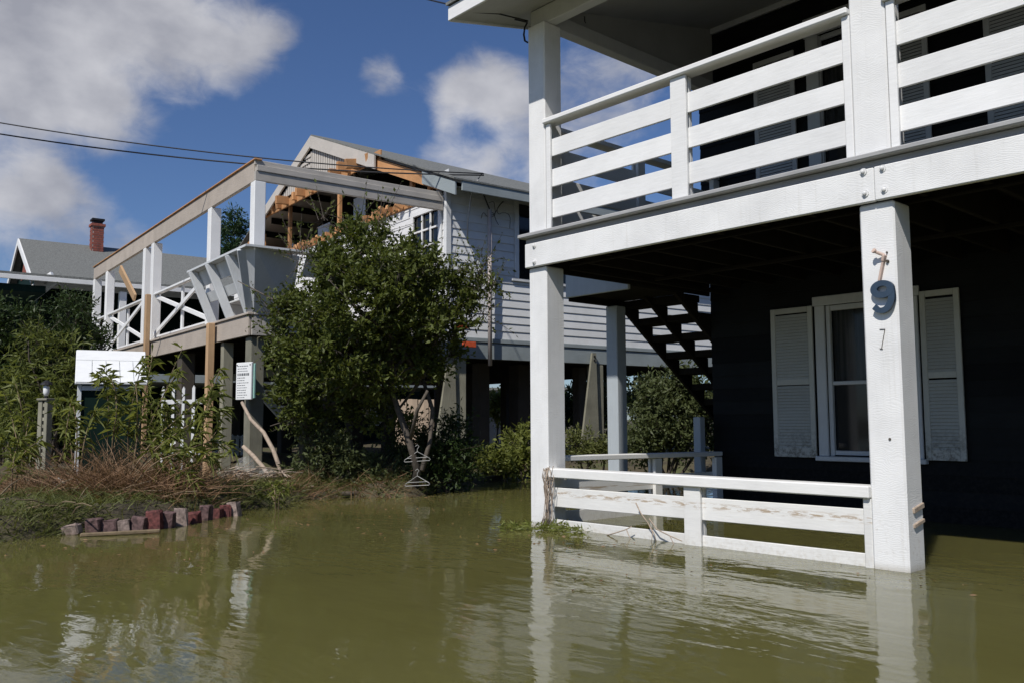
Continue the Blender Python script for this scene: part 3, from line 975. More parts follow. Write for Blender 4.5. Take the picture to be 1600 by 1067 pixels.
# wooden cleats nailed low on the side of the front post
for z0, w_ in ((0.39, 0.035), (0.29, 0.026)):
    MB().bar((PX2+W+0.003, 0.08, z0), (PX2+W+0.003, 0.235, z0+0.03), 0.02, w_, ch=0.008).build('cleat', 'branch', NH)

# ================================================================== DAMAGED HOUSE (own axes: x along its front, y to the back)
TH = -0.094
HC = np.array([-6.802, 0.339, 0.0])
hx_ = np.array([math.cos(TH), math.sin(TH), 0])
hy_ = np.array([-math.sin(TH), math.cos(TH), 0])
def h2w(x, y, z):
    return HC+hx_*x+hy_*y+np.array([0, 0, z])
def w2h(p):
    v_ = np.asarray(p)-HC
    return np.array([v_@hx_, v_@hy_, v_[2]])
DH = empty('damaged_house', HC, TH, 'storm damaged white clapboard house on pilings with torn open gable and roofless porch frame', 'house')
# porch deck
MB().box(-12.34, 0.0, -0.045, 0.0, 2.335, 2.655).build('porch_beam', 'weather', DH)
MB().box(-12.36, 0.06, -0.075, 0.02, 2.658, 2.695).build('deck_nosing', 'weather', DH)
MB().box(0.004, 0.045, 0.0, 3.58, 2.335, 2.655).build('porch_beam', 'weather2', DH)
MB().box(-0.02, 0.07, 0.03, 3.58, 2.658, 2.695).build('deck_nosing', 'weather2', DH)
dk2 = empty('porch_deck', (0, 0, 0))
dk2.parent = DH
src = None
y = 0.03
while y < 3.5:
    if src is None:
        src = MB().box(-12.34, -0.03, 0, 0.135, 2.655, 2.69, 0.004).build('deck_board', 'weather', dk2)
        src.location = (0, y, 0)
    else:
        share(src, 'deck_board', dk2, (0, y, 0))
    y += 0.141
src = MB().box(0, 0.045, 0.01, 3.55, 2.40, 2.65, 0.004).build('joist', 'under', dk2)
src.location = (-12.2, 0, 0)
for k in range(1, 20):
    share(src, 'joist', dk2, (-12.2+k*0.62, 0, 0))
# roofless porch frame
for xa, xb in ((-12.34, -10.75), (-10.745, -7.0), (-6.995, -6.25), (-6.245, -2.35), (-2.345, -0.11)):
    MB().box(xa, xb, 0.03, 0.10, 4.845, 5.175, 0.006).build('header_beam', 'weather', DH)
MB().box(-12.36, 0.0, 0.0, 0.13, 5.178, 5.20, 0.004).build('torn_edge_strip', 'orange', DH)
MB().box(-0.10, -0.03, 0.03, 3.58, 4.845, 5.00, 0.006).build('header_beam', 'weather2', DH)
MB().box(-0.13, -0.01, 0.05, 3.58, 5.003, 5.10, 0.006).build('header_beam', 'weather2', DH)
MB().box(-0.08, -0.04, 0.02, 3.58, 5.103, 5.185, 0.006).build('header_beam', 'weather2', DH)
for x in (-12.34, -10.80, -7.02, -6.32, -2.42, -0.22):
    MB().box(x, x+0.19, 0.02, 0.21, 2.693, 4.842, 0.01).build('porch_post', 'white', DH)
MB().box(-12.34, -12.15, 3.2, 3.39, 2.693, 4.842, 0.01).build('porch_post', 'white', DH)
MB().box(-9.0, -8.83, 3.1, 3.27, 2.693, 4.842, 0.01).build('porch_post', 'white', DH)
# crossed railings
def cross_bay(xa, xb, posts=()):
    r = empty('porch_railing', (0, 0, 0))
    r.parent = DH
    y = 0.10
    MB().box(xa, xb, y-0.05, y+0.05, 3.69, 3.735).build('cap_rail', 'white', r)
    MB().box(xa, xb, y-0.03, y+0.03, 2.76, 2.80).build('bottom_rail', 'white', r)
    MB().bar((xa+0.02, y-0.022, 2.83), (xb-0.02, y-0.022, 3.66), 0.035, 0.09).build('brace', 'white', r)
    MB().bar((xa+0.02, y+0.022, 3.66), (xb-0.02, y+0.022, 2.83), 0.035, 0.09).build('brace', 'white', r)
    for x in posts:
        MB().box(x-0.045, x+0.045, y+0.045, y+0.09, 2.70, 3.687).build('baluster', 'white', r)
cross_bay(-12.14, -10.81)
cross_bay(-10.60, -7.03, (-8.85,))
cross_bay(-6.12, -2.43, (-4.35,))
# back railing seen through the front one
r = empty('porch_railing', (0, 0, 0))
r.parent = DH
MB().box(-12.2, -6.2, 3.3, 3.38, 3.55, 3.60).build('cap_rail', 'white', r)
for x in np.arange(-12.0, -6.2, 0.45):
    MB().box(x, x+0.05, 3.32, 3.36, 2.70, 3.548).build('baluster', 'white', r)
# built-in corner bench, its back leaning out over the deck edge
bn = empty('corner_bench', (0, 0, 0))
bn.parent = DH
for xt, xb in ((-2.05, -1.90), (-1.12, -0.98), (-0.12, -0.10), (0.45, -0.02)):
    MB().bar((xt, -0.33, 3.60), (xb, -0.0, 2.70), 0.045, 0.15, (0, -1, 0.3)).build('rib', 'bench', bn)
MB().prism([(-2.28, -0.36, 3.605), (0.70, -0.36, 3.605), (0.64, -0.20, 3.605), (-2.28, -0.20, 3.605)], (0, 0, 0.035)).build('top_board', 'bench', bn)
MB().prism([(0.645, -0.195, 3.605), (0.72, -0.36, 3.607), (0.72, 3.3, 3.607), (0.50, 3.3, 3.605), (0.50, -0.195, 3.605)], (0, 0, 0.033)).build('top_board', 'bench', bn)
def slant_board(z0, z1, xa, xb, off=0.02):
    def yy(z):
        return 0.04-0.37*(z-2.70)/0.9+0.10
    MB().prism([(xa, yy(z0), z0), (xb, yy(z0), z0), (xb, yy(z1), z1), (xa, yy(z1), z1)], (0, off, 0)).build('back_board', 'bench', bn)
slant_board(3.36, 3.60, -2.2, 0.35)
slant_board(3.08, 3.24, -2.2, 0.25)
MB().box(-2.2, -0.1, 0.32, 0.72, 3.08, 3.115).build('seat', 'bench', bn)
MB().box(-2.2, -2.12, 0.34, 0.68, 2.70, 3.078).build('seat_leg', 'bench', bn)
MB().box(-1.2, -1.12, 0.34, 0.68, 2.70, 3.078).build('seat_leg', 'bench', bn)
MB().box(-0.6, -0.52, 0.34, 0.68, 2.70, 3.078).build('seat_leg', 'bench', bn)
# solid right-hand side of the bench
MB().prism([(0.06, 0.02, 2.70), (0.06, 0.62, 2.70), (0.40, 0.62, 3.602), (0.66, -0.20, 3.602), (0.46, -0.30, 3.602)], (-0.04, 0.02, 0)).build('side_panel', 'bench', bn)
MB().prism([(0.40, 0.66, 3.28), (0.40, 3.3, 3.28), (0.62, 3.3, 3.602), (0.62, 0.66, 3.602)], (-0.03, 0, 0)).build('side_panel', 'bench', bn)
MB().bar((0.03, 2.2, 2.70), (0.60, 2.2, 3.60), 0.05, 0.12, (1, 0, -0.5)).build('rib', 'bench', bn)
# leaning plank between the porch posts
MB().bar(w2h(at(188, 420, 20.6)), w2h(at(211, 466, 20.3)), 0.05, 0.24, (1, 0, 0.3)).build('leaning_plank', 'newpole', DH)
# tan poles bolted in front of the porch
MB().box(-1.62, -1.50, -0.20, -0.08, -0.4, 2.66, 0.01).build('pole', 'newpole', DH)
MB().box(-1.50, -1.36, 0.02, 0.20, -0.4, 2.33, 0.01).build('pole', 'piling', DH)
MB().box(-5.90, -5.78, -0.18, -0.08, 0.2, 3.66, 0.01).build('pole', 'newpole', DH)

# pilings
def piling(x, y, mat='pilingdk', w_=0.28, zt=2.33):
    MB().box(x-w_/2, x+w_/2, y-w_/2, y+w_/2, -0.6, zt, 0.02).build('piling', mat, DH)
piling(-0.18, 0.14, 'piling', 0.24)
piling(-4.1, 0.2)
piling(-8.2, 0.2, 'piling')
piling(-12.0, 0.2)
for yy in (3.9, 6.9, 9.0, 11.0):
    for xx in (-12.1, -8.2, -4.2):
        piling(xx, yy, 'pilingdk', 0.30, 2.12)
piling(-0.8, 4.95, 'pilingdk', 0.26, 2.12)
piling(-0.8, 5.92, 'pilingdk', 0.34, 2.12)
piling(-0.10, 3.90, 'piling', 0.30, 2.12)
piling(-0.10, 7.35, 'piling', 0.26, 2.12)
piling(-0.8, 7.52, 'pilingdk', 0.22, 2.12)
piling(-0.8, 8.6, 'pilingdk', 0.26, 2.12)
piling(-0.8, 10.9, 'pilingdk', 0.30, 2.12)
piling(-2.2, 5.0, 'pilingdk', 0.30, 2.12)
piling(-2.4, 2.0, 'pilingdk', 0.24, 2.33)
for (yy, y2) in ((3.70, 3.28), (7.15, 6.72)):
    MB().prism([(0.06, yy-0.05, 2.35), (0.06, yy+0.05, 2.35), (0.06, yy+0.12, 0.1), (0.06, y2, 0.1)], (0.05, 0, 0)).build('raking_brace', 'piling', DH)
    for z in (2.28, 2.20):
        MB().tube([(0.11, yy, z), (0.125, yy, z)], 0.022, 8).build('bolt', 'black', DH)
# body: floor, rear and far walls
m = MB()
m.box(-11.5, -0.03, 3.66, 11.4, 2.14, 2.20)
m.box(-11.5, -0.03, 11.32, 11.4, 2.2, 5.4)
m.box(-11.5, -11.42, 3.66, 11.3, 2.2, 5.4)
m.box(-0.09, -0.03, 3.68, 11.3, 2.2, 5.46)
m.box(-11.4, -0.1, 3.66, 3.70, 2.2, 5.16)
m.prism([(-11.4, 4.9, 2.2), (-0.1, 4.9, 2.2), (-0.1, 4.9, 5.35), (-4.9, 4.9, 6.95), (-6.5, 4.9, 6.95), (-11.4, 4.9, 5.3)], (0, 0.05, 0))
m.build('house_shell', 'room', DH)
# front wall clapboards and window
HW = (-1.15, -0.22, 3.98, 4.92)
clap_wall(DH, 'front_wall', -11.5, 0.0, 3.64, 2.70, 5.14, 0.15, 'siding', [(HW[0]-0.02, HW[1]+0.02, HW[2]-0.02, HW[3]+0.02)])
w_ = empty('window', (0, 0, 0))
w_.parent = DH
MB().box(HW[0]-0.10, HW[0], 3.58, 3.62, HW[2]-0.08, HW[3]+0.10).build('frame', 'white', w_)
MB().box(HW[1], HW[1]+0.10, 3.58, 3.62, HW[2]-0.08, HW[3]+0.10).build('frame', 'white', w_)
MB().box(HW[0]+0.001, HW[1]-0.001, 3.578, 3.62, HW[3], HW[3]+0.10).build('frame', 'white', w_)
MB().box(HW[0]-0.14, HW[1]+0.14, 3.55, 3.62, HW[2]-0.12, HW[2]-0.082).build('sill', 'white', w_)
for k in range(1, 3):
    x = HW[0]+(HW[1]-HW[0])*k/3
    MB().box(x-0.018, x+0.018, 3.60, 3.63, HW[2], HW[3], 0.003).build('muntin', 'white', w_)
for k in range(1, 3):
    z = HW[2]+(HW[3]-HW[2])*k/3
    MB().box(HW[0], HW[1], 3.603, 3.633, z-0.018, z+0.018, 0.003).build('muntin', 'white', w_)
for i in range(3):
    for j in range(3):
        xa = HW[0]+(HW[1]-HW[0])*i/3+0.018
        za = HW[2]+(HW[3]-HW[2])*j/3+0.018
        MB().box(xa, xa+(HW[1]-HW[0])/3-0.036, 3.64, 3.645, za, za+(HW[3]-HW[2])/3-0.036, 0.001).build('pane', 'glass', w_)
MB().box(-3.4, -2.5, 3.58, 3.625, 2.72, 4.85).build('door', 'white', DH)
# side wall: boards face the gap between the houses
wroot = empty('side_wall', (0, 0, 0))
wroot.parent = DH
z = 2.52
while z < 5.30:
    zt = min(z+0.155, 5.34)
    poly = [(0.026, 3.72, z), (0.0, 3.72, z), (0.0, 3.72, zt+0.012), (0.008, 3.72, zt+0.012)]
    MB().prism(poly[::-1], (0, 7.6, 0)).build('clapboard', 'sidingb', wroot)
    z += 0.155
MB().box(-0.05, 0.045, 3.60, 3.715, 2.48, 5.35).build('corner_board', 'sidingb', DH)
MB().box(0.03, 0.05, 5.18, 5.28, 3.72, 5.3).build('window_trim', 'sidingb', DH)
MB().box(0.03, 0.06, 5.10, 6.6, 3.66, 3.715).build('window_sill', 'sidingb', DH)
MB().box(0.028, 0.04, 5.285, 6.5, 3.72, 5.2).build('window_pane', 'glass', DH)
MB().box(0.0, 0.05, 3.62, 11.35, 2.44, 2.515).build('water_table', 'band', DH)
MB().box(-0.02, 0.03, 3.60, 11.35, 2.13, 2.43).build('skirt_beam', 'band', DH)
MB().box(-11.5, -0.05, 3.58, 3.63, 2.13, 2.33).build('skirt_beam', 'band', DH)
# roof
PKX, PKZ, SL = -5.72, 7.76, 0.393
def roofz(x):
    return PKZ-SL*abs(x-PKX)
rf = empty('roof', (0, 0, 0))
rf.parent = DH
def roof_slab(xa, xb, ya, yb, t, z0, name, mat):
    MB().prism([(xa, ya, roofz(xa)+z0), (xb, ya, roofz(xb)+z0), (xb, ya, roofz(xb)+z0+t), (xa, ya, roofz(xa)+z0+t)], (0, yb-ya, 0)).build(name, mat, rf)
def hip(xe, ya, yr, ye, z0, t, name, mat):
    pl = [(PKX, ya, PKZ+z0), (xe, ya, roofz(xe)+z0), (xe, ye, roofz(xe)+z0), (PKX, yr, PKZ+z0)]
    MB().prism(pl if xe > PKX else pl[::-1], (0, 0, t)).build(name, mat, rf)
hip(0.60, 3.42, 3.9, 11.55, 0.0, 0.03, 'shingles', 'shingle')
hip(-12.05, 3.42, 3.9, 11.55, 0.0, 0.03, 'shingles', 'shingle')
hip(0.55, 3.62, 3.85, 11.5, -0.07, 0.06, 'sheathing', 'weather2')
hip(-12.0, 3.62, 3.85, 11.5, -0.07, 0.06, 'sheathing', 'weather2')
MB().prism([(-12.05, 11.55, roofz(-12.05)), (PKX, 3.9, PKZ), (0.60, 11.55, roofz(0.60))], (0, 0, 0.03)).build('shingles', 'shingle', rf)
zr = roofz(0.55)
MB().box(0.55, 0.585, 3.60, 11.5, zr-0.20, zr-0.012).build('fascia', 'band', rf)
MB().prism([(0.03, 3.75, 5.30), (0.55, 3.75, zr-0.15), (0.55, 3.75, zr-0.12), (0.03, 3.75, 5.33)], (0, 7.6, 0)).build('soffit', 'band', rf)
# rake boards of the gable; the right one is torn off past the middle
def rake(xa, xb, y0, y1, h_, z0, mat, name='rake_board'):
    za, zb = roofz(xa)+z0, roofz(xb)+z0
    MB().prism([(xa, y0, za-h_), (xb, y0, zb-h_), (xb, y0, zb), (xa, y0, za)], (0, y1-y0, 0)).build(name, mat, rf)
rake(-9.6, PKX, 3.40, 3.44, 0.26, -0.004, 'rake')
rake(PKX+0.002, -2.45, 3.40, 3.44, 0.30, -0.004, 'rake')
rake(-2.55, -0.10, 3.50, 3.60, 0.24, -0.075, 'orange', 'bare_rafter')
rake(-0.6, 0.56, 3.46, 3.49, 0.24, -0.05, 'band')
# louvred gable vent: joined fine slats
m = MB()
x = -9.0
while x < -2.7:
    zt = roofz(x)-0.29
    if zt > 6.66:
        m.box(x, x+0.08, 3.475, 3.50, 6.62, zt, 0.003)
    x += 0.125
for k in range(7):
    z = 6.72+0.14*k
    hw = (PKZ-0.3-z)/SL
    if hw > 0.2:
        m.box(PKX-min(hw, 0.75), PKX-0.1, 3.455, 3.472, z, z+0.075, 0.003)
m.build('gable_slats', 'rake', rf, kind='stuff')
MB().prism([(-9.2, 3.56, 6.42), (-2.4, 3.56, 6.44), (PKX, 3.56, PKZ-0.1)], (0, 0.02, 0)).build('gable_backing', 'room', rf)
# torn joist ends along the foot of the gable and along the wall top
rnd = random.Random(3)
for k in range(15):
    x = -9.3+k*0.50
    if x > -2.6:
        break
    ln = rnd.uniform(0.10, 0.42)
    MB().bar((x, 3.60, 6.52), (x+rnd.uniform(-.03, .03), 3.56-ln, 6.50+rnd.uniform(-.06, .03)), 0.10, 0.20).build('torn_joist', 'orange', rf)
MB().box(-9.6, -2.4, 3.52, 3.56, 6.38, 6.60).build('torn_header', 'orange', rf)
for k in range(34):
    x = -9.4+k*0.245
    ln = rnd.uniform(0.03, 0.16)
    MB().bar((x, 3.62, 5.24), (x+rnd.uniform(-.05, .05), 3.60-ln, 5.26+rnd.uniform(-.05, .07)), rnd.uniform(.05, .12), rnd.uniform(0.06, 0.2)).build('splintered_end', 'orange', rf)
MB().box(-10.5, -0.9, 3.60, 3.66, 5.16, 5.30).build('torn_plate', 'orange', rf)
for x in (-7.5, -1.30, -0.62, -4.6, -9.3):
    MB().box(x-0.05, x+0.05, 3.62, 3.70, 5.30, min(6.5, roofz(x)-0.32)).build('attic_stud', 'orange', rf)
for x in np.arange(-10.8, -0.5, 0.62):
    if abs(x-PKX) > 0.2:
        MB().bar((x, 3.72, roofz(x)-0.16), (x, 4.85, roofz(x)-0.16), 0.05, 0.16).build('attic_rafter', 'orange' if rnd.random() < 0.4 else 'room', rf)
for xa, xb, za, zb in ((-6.9, -6.2, 5.35, 5.85), (-4.9, -4.3, 5.32, 6.15), (-1.20, -0.75, 5.5, 5.9), (-8.9, -8.5, 5.32, 5.7)):
    MB().box(xa, xb, 4.15, 4.17, za, zb).build('torn_wallboard', 'trim', rf)
MB().bar((-10.6, 3.1, 5.15), (-9.35, 3.5, 5.95), 0.05, 0.2).build('hanging_rafter', 'orange', rf)
MB().bar((-9.9, 2.9, 5.0), (-8.9, 3.5, 5.65), 0.05, 0.16).build('hanging_rafter', 'orange', rf)
MB().bar((-9.2, 3.3, 4.6), (-8.7, 3.5, 5.4), 0.03, 0.30).build('hanging_panel', 'trim', rf)
# electrical mast, weatherhead and drop wires
m = MB().tube([(0.16, 4.50, 2.0), (0.16, 4.50, 4.95)], 0.04, 10)
m.build('conduit', 'pipe', DH, smooth=True)
pts = [(0.16, 4.50, 4.95), (0.16, 4.42, 5.10), (0.22, 4.28, 5.28)]
MB().tube(pts, 0.014, 6).build('service_wire', 'wire', DH)
m = MB()
for s in range(3):
    pp = []
    for k in range(14):
        t = k/13
        pp.append((0.10+0.03*math.sin(k*1.3+s), 4.52+s*0.18+0.16*math.sin(t*5+s*1.7), 5.10-0.35*t+0.08*math.sin(t*9+s)))
    m.tube(pp, 0.006, 5)
m.build('service_wire', 'wire', DH)
pp = [(0.5, 4.10, 5.52), (0.42, 4.05, 5.40), (0.30, 3.98, 5.10), (0.20, 3.98, 4.7), (0.14, 4.0, 4.3)]
MB().tube(pp, 0.016, 6).build('pale_cable', 'hanger', DH, smooth=True)
# orange-red tags near the head of the lit piling
a_ = w2h(at(733, 538, 15.6))
MB().box(a_[0]-0.02, a_[0]+0.02, a_[1]-0.14, a_[1]+0.14, a_[2]-0.05, a_[2]+0.05).build('orange_tag', 'tag', DH)
a_ = w2h(at(722, 510, 15.6))
MB().box(a_[0]-0.02, a_[0]+0.02, a_[1]-0.12, a_[1]+0.12, a_[2]-0.035, a_[2]+0.035).build('orange_tag', 'tag', DH)
# stair under the house
sw = empty('under_house_stair', (0, 0, 0))
sw.parent = DH
p0, p1 = w2h(at(395, 600, 15.2)), w2h(at(440, 650, 15.6))
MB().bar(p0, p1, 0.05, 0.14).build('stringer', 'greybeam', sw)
for k in range(4):
    p = p0+(p1-p0)*(k+0.5)/4
    MB().box(p[0]-0.3, p[0]+0.05, p[1], p[1]+0.24, p[2]+0.09, p[2]+0.12).build('tread', 'white', sw)

# ================================================================== FAR HOUSE
FO = at(42, 378, 32.0)
fl = w2h(FO)
FH = empty('far_house', h2w(fl[0], fl[1], 0), TH, 'grey shingled house with brick chimney beyond the porch frame', 'house')
RZ = 7.54
fs_ = 0.52
hwid = 3.3
def frz(x):
    return RZ-fs_*abs(x)
MB().prism([(-hwid-0.4, -0.25, frz(hwid+0.4)), (0, -0.25, RZ), (0, -0.25, RZ+0.10), (-hwid-0.4, -0.25, frz(hwid+0.4)+0.10)], (0, 17, 0)).build('roof_slope', 'shingle', FH)
rs = MB().prism([(0, -0.25, RZ), (hwid+0.4, -0.25, frz(hwid+0.4)), (hwid+0.4, -0.25, frz(hwid+0.4)+0.10), (0, -0.25, RZ+0.10)], (0, 17, 0)).build('roof_slope', 'shingle', FH)
for s in (-1, 1):
    MB().prism([(0, -0.30, RZ-0.16), (s*(hwid+0.4), -0.30, frz(hwid+0.4)-0.16), (s*(hwid+0.4), -0.30, frz(hwid+0.4)+0.08), (0, -0.30, RZ+0.08)], (0, 0.05, 0)).build('rake_board', 'white', FH)
MB().box(hwid+0.36, hwid+0.42, -0.2, 16.7, frz(hwid+0.4)-0.22, frz(hwid+0.4)-0.01).build('fascia', 'white', FH)
MB().prism([(-hwid, 0, 0.2), (hwid, 0, 0.2), (hwid, 0, frz(hwid)-0.05), (0, 0, RZ-0.1), (-hwid, 0, frz(hwid)-0.05)], (0, 16.5, 0)).build('wall', 'green', FH)  # shadow on the gable wall put in as dark green colour
MB().prism([(-0.9, -0.03, 6.2), (0.9, -0.03, 6.2), (0, -0.03, 7.1)], (0, 0.02, 0)).build('gable_vent', 'brickred', FH)
# side porch towards the viewer with shingled shed roof, white fascia and posts
MB().prism([(hwid+0.1, -2.5, 5.72), (hwid+4.4, -2.5, 5.15), (hwid+4.4, -2.5, 5.24), (hwid+0.1, -2.5, 5.85)], (0, 17, 0)).build('porch_roof', 'shingle', FH)
MB().box(hwid+4.38, hwid+4.45, -2.5, 14.5, 5.03, 5.16).build('porch_fascia', 'white', FH)
MB().prism([(-hwid-5, -2.9, 5.60), (0.7, -2.9, 5.62), (0.7, -2.9, 5.70), (-hwid-5, -2.9, 5.68)], (0, 2.6, 0)).build('porch_roof', 'shingle', FH)
MB().box(-hwid-5, 0.6, -2.96, -2.91, 5.50, 5.60).build('porch_fascia', 'white', FH)
MB().box(-hwid-5, hwid+4.2, -2.4, -0.4, 4.72, 4.92).build('porch_ceiling', 'green', FH)
for k, yy in enumerate((-2.4, 1.6, 5.6, 9.6)):
    MB().box(hwid+4.1, hwid+4.3, yy, yy+0.2, 2.4, 4.92).build('porch_post', 'white', FH)
MB().box(hwid+0.2, hwid+4.4, -2.4, 14.5, 2.2, 2.45).build('porch_floor', 'band', FH)
for k in range(3):
    MB().box(hwid+0.01, hwid+0.05, 1.0+k*3.6, 2.2+k*3.6, 3.0, 4.6).build('window', 'glass', FH)
MB().box(hwid+0.005, hwid+0.03, -2.0, 14, 2.5, 4.9).build('porch_wall', 'green', FH)
for s in (0, 1):
    p = at(30+s*22, 466, 29.5-s*0.3)
    q = at(82+s*6, 430+s*8, 29.0-s*0.3)
    MB().bar(w2h(p)-np.array([fl[0], fl[1], 0]), w2h(q)-np.array([fl[0], fl[1], 0]), 0.10, 0.22).build('gable_frame', 'white', FH)
# chimney
cl_ = w2h(at(150, 405, 33.0))-np.array([fl[0], fl[1], 0])
chz0, chz1 = 5.9, 8.30
ch = MB().box(cl_[0]-0.20, cl_[0]+0.20, cl_[1]-0.20, cl_[1]+0.20, chz0, chz1, 0.004).build('chimney', 'mortar', FH)
nrow = int((chz1-chz0)/0.085)
bsrc = None
for rI in range(nrow):
    z = chz0+0.008+rI*0.085
    off = 0.10 if rI % 2 else 0.0
    for f_ in range(2):
        for k in range(2):
            a0 = -0.205+k*0.205+(off*0.5)
            a1 = min(a0+0.195, 0.205)
            if f_ == 0:
                MB().box(cl_[0]+a0, cl_[0]+a1, cl_[1]-0.212, cl_[1]-0.19, z, z+0.072, 0.004).build('brick', 'brickred', ch)
            else:
                MB().box(cl_[0]+0.19, cl_[0]+0.212, cl_[1]+a0, cl_[1]+a1, z, z+0.072, 0.004).build('brick', 'brickred', ch)
MB().box(cl_[0]-0.25, cl_[0]+0.25, cl_[1]-0.25, cl_[1]+0.25, chz1, chz1+0.10).build('chimney_cap', 'brickred', ch)
MB().box(cl_[0]-0.16, cl_[0]+0.16, cl_[1]-0.16, cl_[1]+0.16, chz1+0.10, chz1+0.22).build('flue_cap', 'black', ch)
MB().box(cl_[0]-0.22, cl_[0]+0.22, cl_[1]-0.22, cl_[1]+0.22, chz1+0.22, chz1+0.30).build('flue_cap', 'black', ch)

# ================================================================== OVERHEAD WIRES
def wire(name, a, b, sag, r, label):
    a, b = np.array(a), np.array(b)
    pts = []
    for k in range(25):
        t = k/24
        p = a+(b-a)*t
        p[2] -= sag*4*t*(1-t)
        pts.append(p)
    o = MB().tube(pts, r, 6).build(name, 'wire', None, smooth=True)
    tag(o, label, 'wire', 'overhead service wires')
wh = h2w(0.52, 4.12, 5.50)
wire('overhead_wire', wh, at(-420, 108, 15.0), 0.33, 0.012, 'upper of two thin dark wires crossing the sky at left')
wire('overhead_wire', wh+np.array([0, 0, -0.03]), at(-420, 128, 15.2), 0.38, 0.014, 'lower of two thin dark wires crossing the sky at left')
wire('overhead_wire', (-0.02, 0.0, 4.97), at(520, -38, 15.0), 0.02, 0.010, 'dark wire running from top of white corner post to upper left')
MB().tube([(-0.02, 0.02, 4.97), (-0.06, 0.02, 4.93), (-0.075, 0.02, 4.86), (-0.06, 0.02, 4.79), (-0.02, 0.02, 4.76)], 0.010, 6).build('wire_loop', 'black', NH)
MB().tube([(-0.02, 0.03, 4.985), (-0.15, -0.25, 5.02), (-0.20, -0.55, 4.96)], 0.008, 6).build('wire_loop', 'black', NH)

# ================================================================== SMALL THINGS IN THE YARD
# bin house
BP = at(170, 700, 11.4)
brz = math.atan2(rt[1], rt[0])+0.46
BX = empty('bin_box', (BP[0], BP[1], 0), brz, 'tall dark green bin box with sloping white panelled lid among weeds', 'bin box')
bw, bd = 0.365, 0.32
MB().box(-bw, bw, -bd, bd, -0.2, 1.40, 0.01).build('body', 'green', BX)
MB().box(-bw-0.03, -bw+0.02, -bd-0.03, -bd+0.02, -0.2, 1.46, 0.004).build('corner_trim', 'bench', BX)
MB().box(-bw+0.021, bw+0.01, -bd-0.028, -bd-0.003, 1.39, 1.45, 0.004).build('front_rail', 'bench', BX)
MB().prism([(-bw, -bd, 1.40), (-bw, bd, 1.40), (-bw, bd, 1.86), ], (2*bw, 0, 0)).build('gable_side', 'green', BX)
lt = np.array([0, 2*bd+0.10, 0.46])
ln_ = np.linalg.norm(lt)
ld_ = lt/ln_
lnn = np.cross((1, 0, 0), ld_)
lc = np.array([0, -bd-0.08, 1.46])
lidp = MB().cbox(lc+lt*0.5+lnn*0.012, (1, 0, 0), ld_, lnn, bw+0.06, ln_/2, 0.012, 0.004).build('lid', 'lid', BX)
def on_lid(name, x0, x1, s0, s1, t, mat):
    c = lc+ld_*((s0+s1)/2)+np.array([(x0+x1)/2, 0, 0])+lnn*(0.025+t/2)
    MB().cbox(c, (1, 0, 0), ld_, lnn, (x1-x0)/2, (s1-s0)/2, t/2, 0.003).build(name, mat, lidp)
on_lid('panel', -0.42, -0.235, 0.01, 0.58, 0.012, 'lid')
for k in range(4):
    on_lid('panel', -0.225+k*0.162, -0.225+k*0.162+0.155, 0.01, 0.58, 0.012, 'lid')
on_lid('panel', -0.42, 0.42, 0.59, ln_-0.01, 0.012, 'lid')
# notice board on the porch piling
sp = at(382, 595, 13.62)
SG = empty('notice_board', (sp[0], sp[1], sp[2]), TH+0.30, 'white plastic notice with rows of grey print fixed to the porch corner piling', 'sign')
MB().box(-0.19, 0.19, -0.02, 0.02, -0.29, 0.29, 0.012).build('panel', 'sign', SG)
MB().box(-0.17, 0.205, 0.024, 0.06, -0.27, 0.27, 0.012).build('backing', 'signedge', SG)
m = MB()
rnd = random.Random(5)
zz = 0.24
for hgt, fill in ((0.012, .9), (0.010, .7), (0.010, .8), (0.038, .95), (0.012, .6), (0.010, .5), (0.010, .85), (0.010, .7), (0.010, .8), (0.010, .75), (0.010, .6), (0.010, .8), (0.010, .5)):
    x = -0.15
    while x < -0.15+0.29*fill:
        wl_ = rnd.uniform(0.015, 0.05)
        m.box(x, x+wl_, -0.0225, -0.0205, zz-hgt, zz, 0.0005)
        x += wl_+0.012
    zz -= hgt+0.028
m.build('print', 'ink', SG, kind='stuff')
for x in (-0.16, 0.16):
    MB().tube([(x, -0.024, 0.25), (x, -0.02, 0.25)], 0.012, 8).build('screw', 'black', SG)
# lantern post
lp = at(69, 690, 15.0)
LP = empty('lantern_post', (lp[0], lp[1], 0), 0.5, 'short boxed post carrying a small dark lantern at far left', 'lamp post')
MB().box(-0.11, -0.02, -0.06, 0.06, -0.2, 1.36).build('post', 'piling', LP)
MB().box(0.03, 0.10, -0.06, 0.06, -0.2, 1.36).build('post', 'piling', LP)
for k in range(11):
    MB().box(-0.019, 0.029, -0.045, -0.005, 0.05+k*0.12, 0.11+k*0.12).build('slat', 'piling', LP)
MB().box(-0.12, 0.11, -0.09, 0.09, 1.362, 1.40).build('cap', 'piling', LP)
MB().tube([(0, 0, 1.40), (0, 0, 1.44)], 0.03, 8).build('lantern_base', 'black', LP)
MB().tube([(0, 0, 1.44), (0, 0, 1.50), (0, 0, 1.60), (0, 0, 1.63)], [0.03, 0.05, 0.05, 0.03], 10).build('lantern_globe', 'sign', LP, smooth=True)
MB().tube([(0, 0, 1.63), (0, 0, 1.66), (0, 0, 1.71)], [0.10, 0.09, 0.02], 10).build('lantern_hood', 'black', LP)
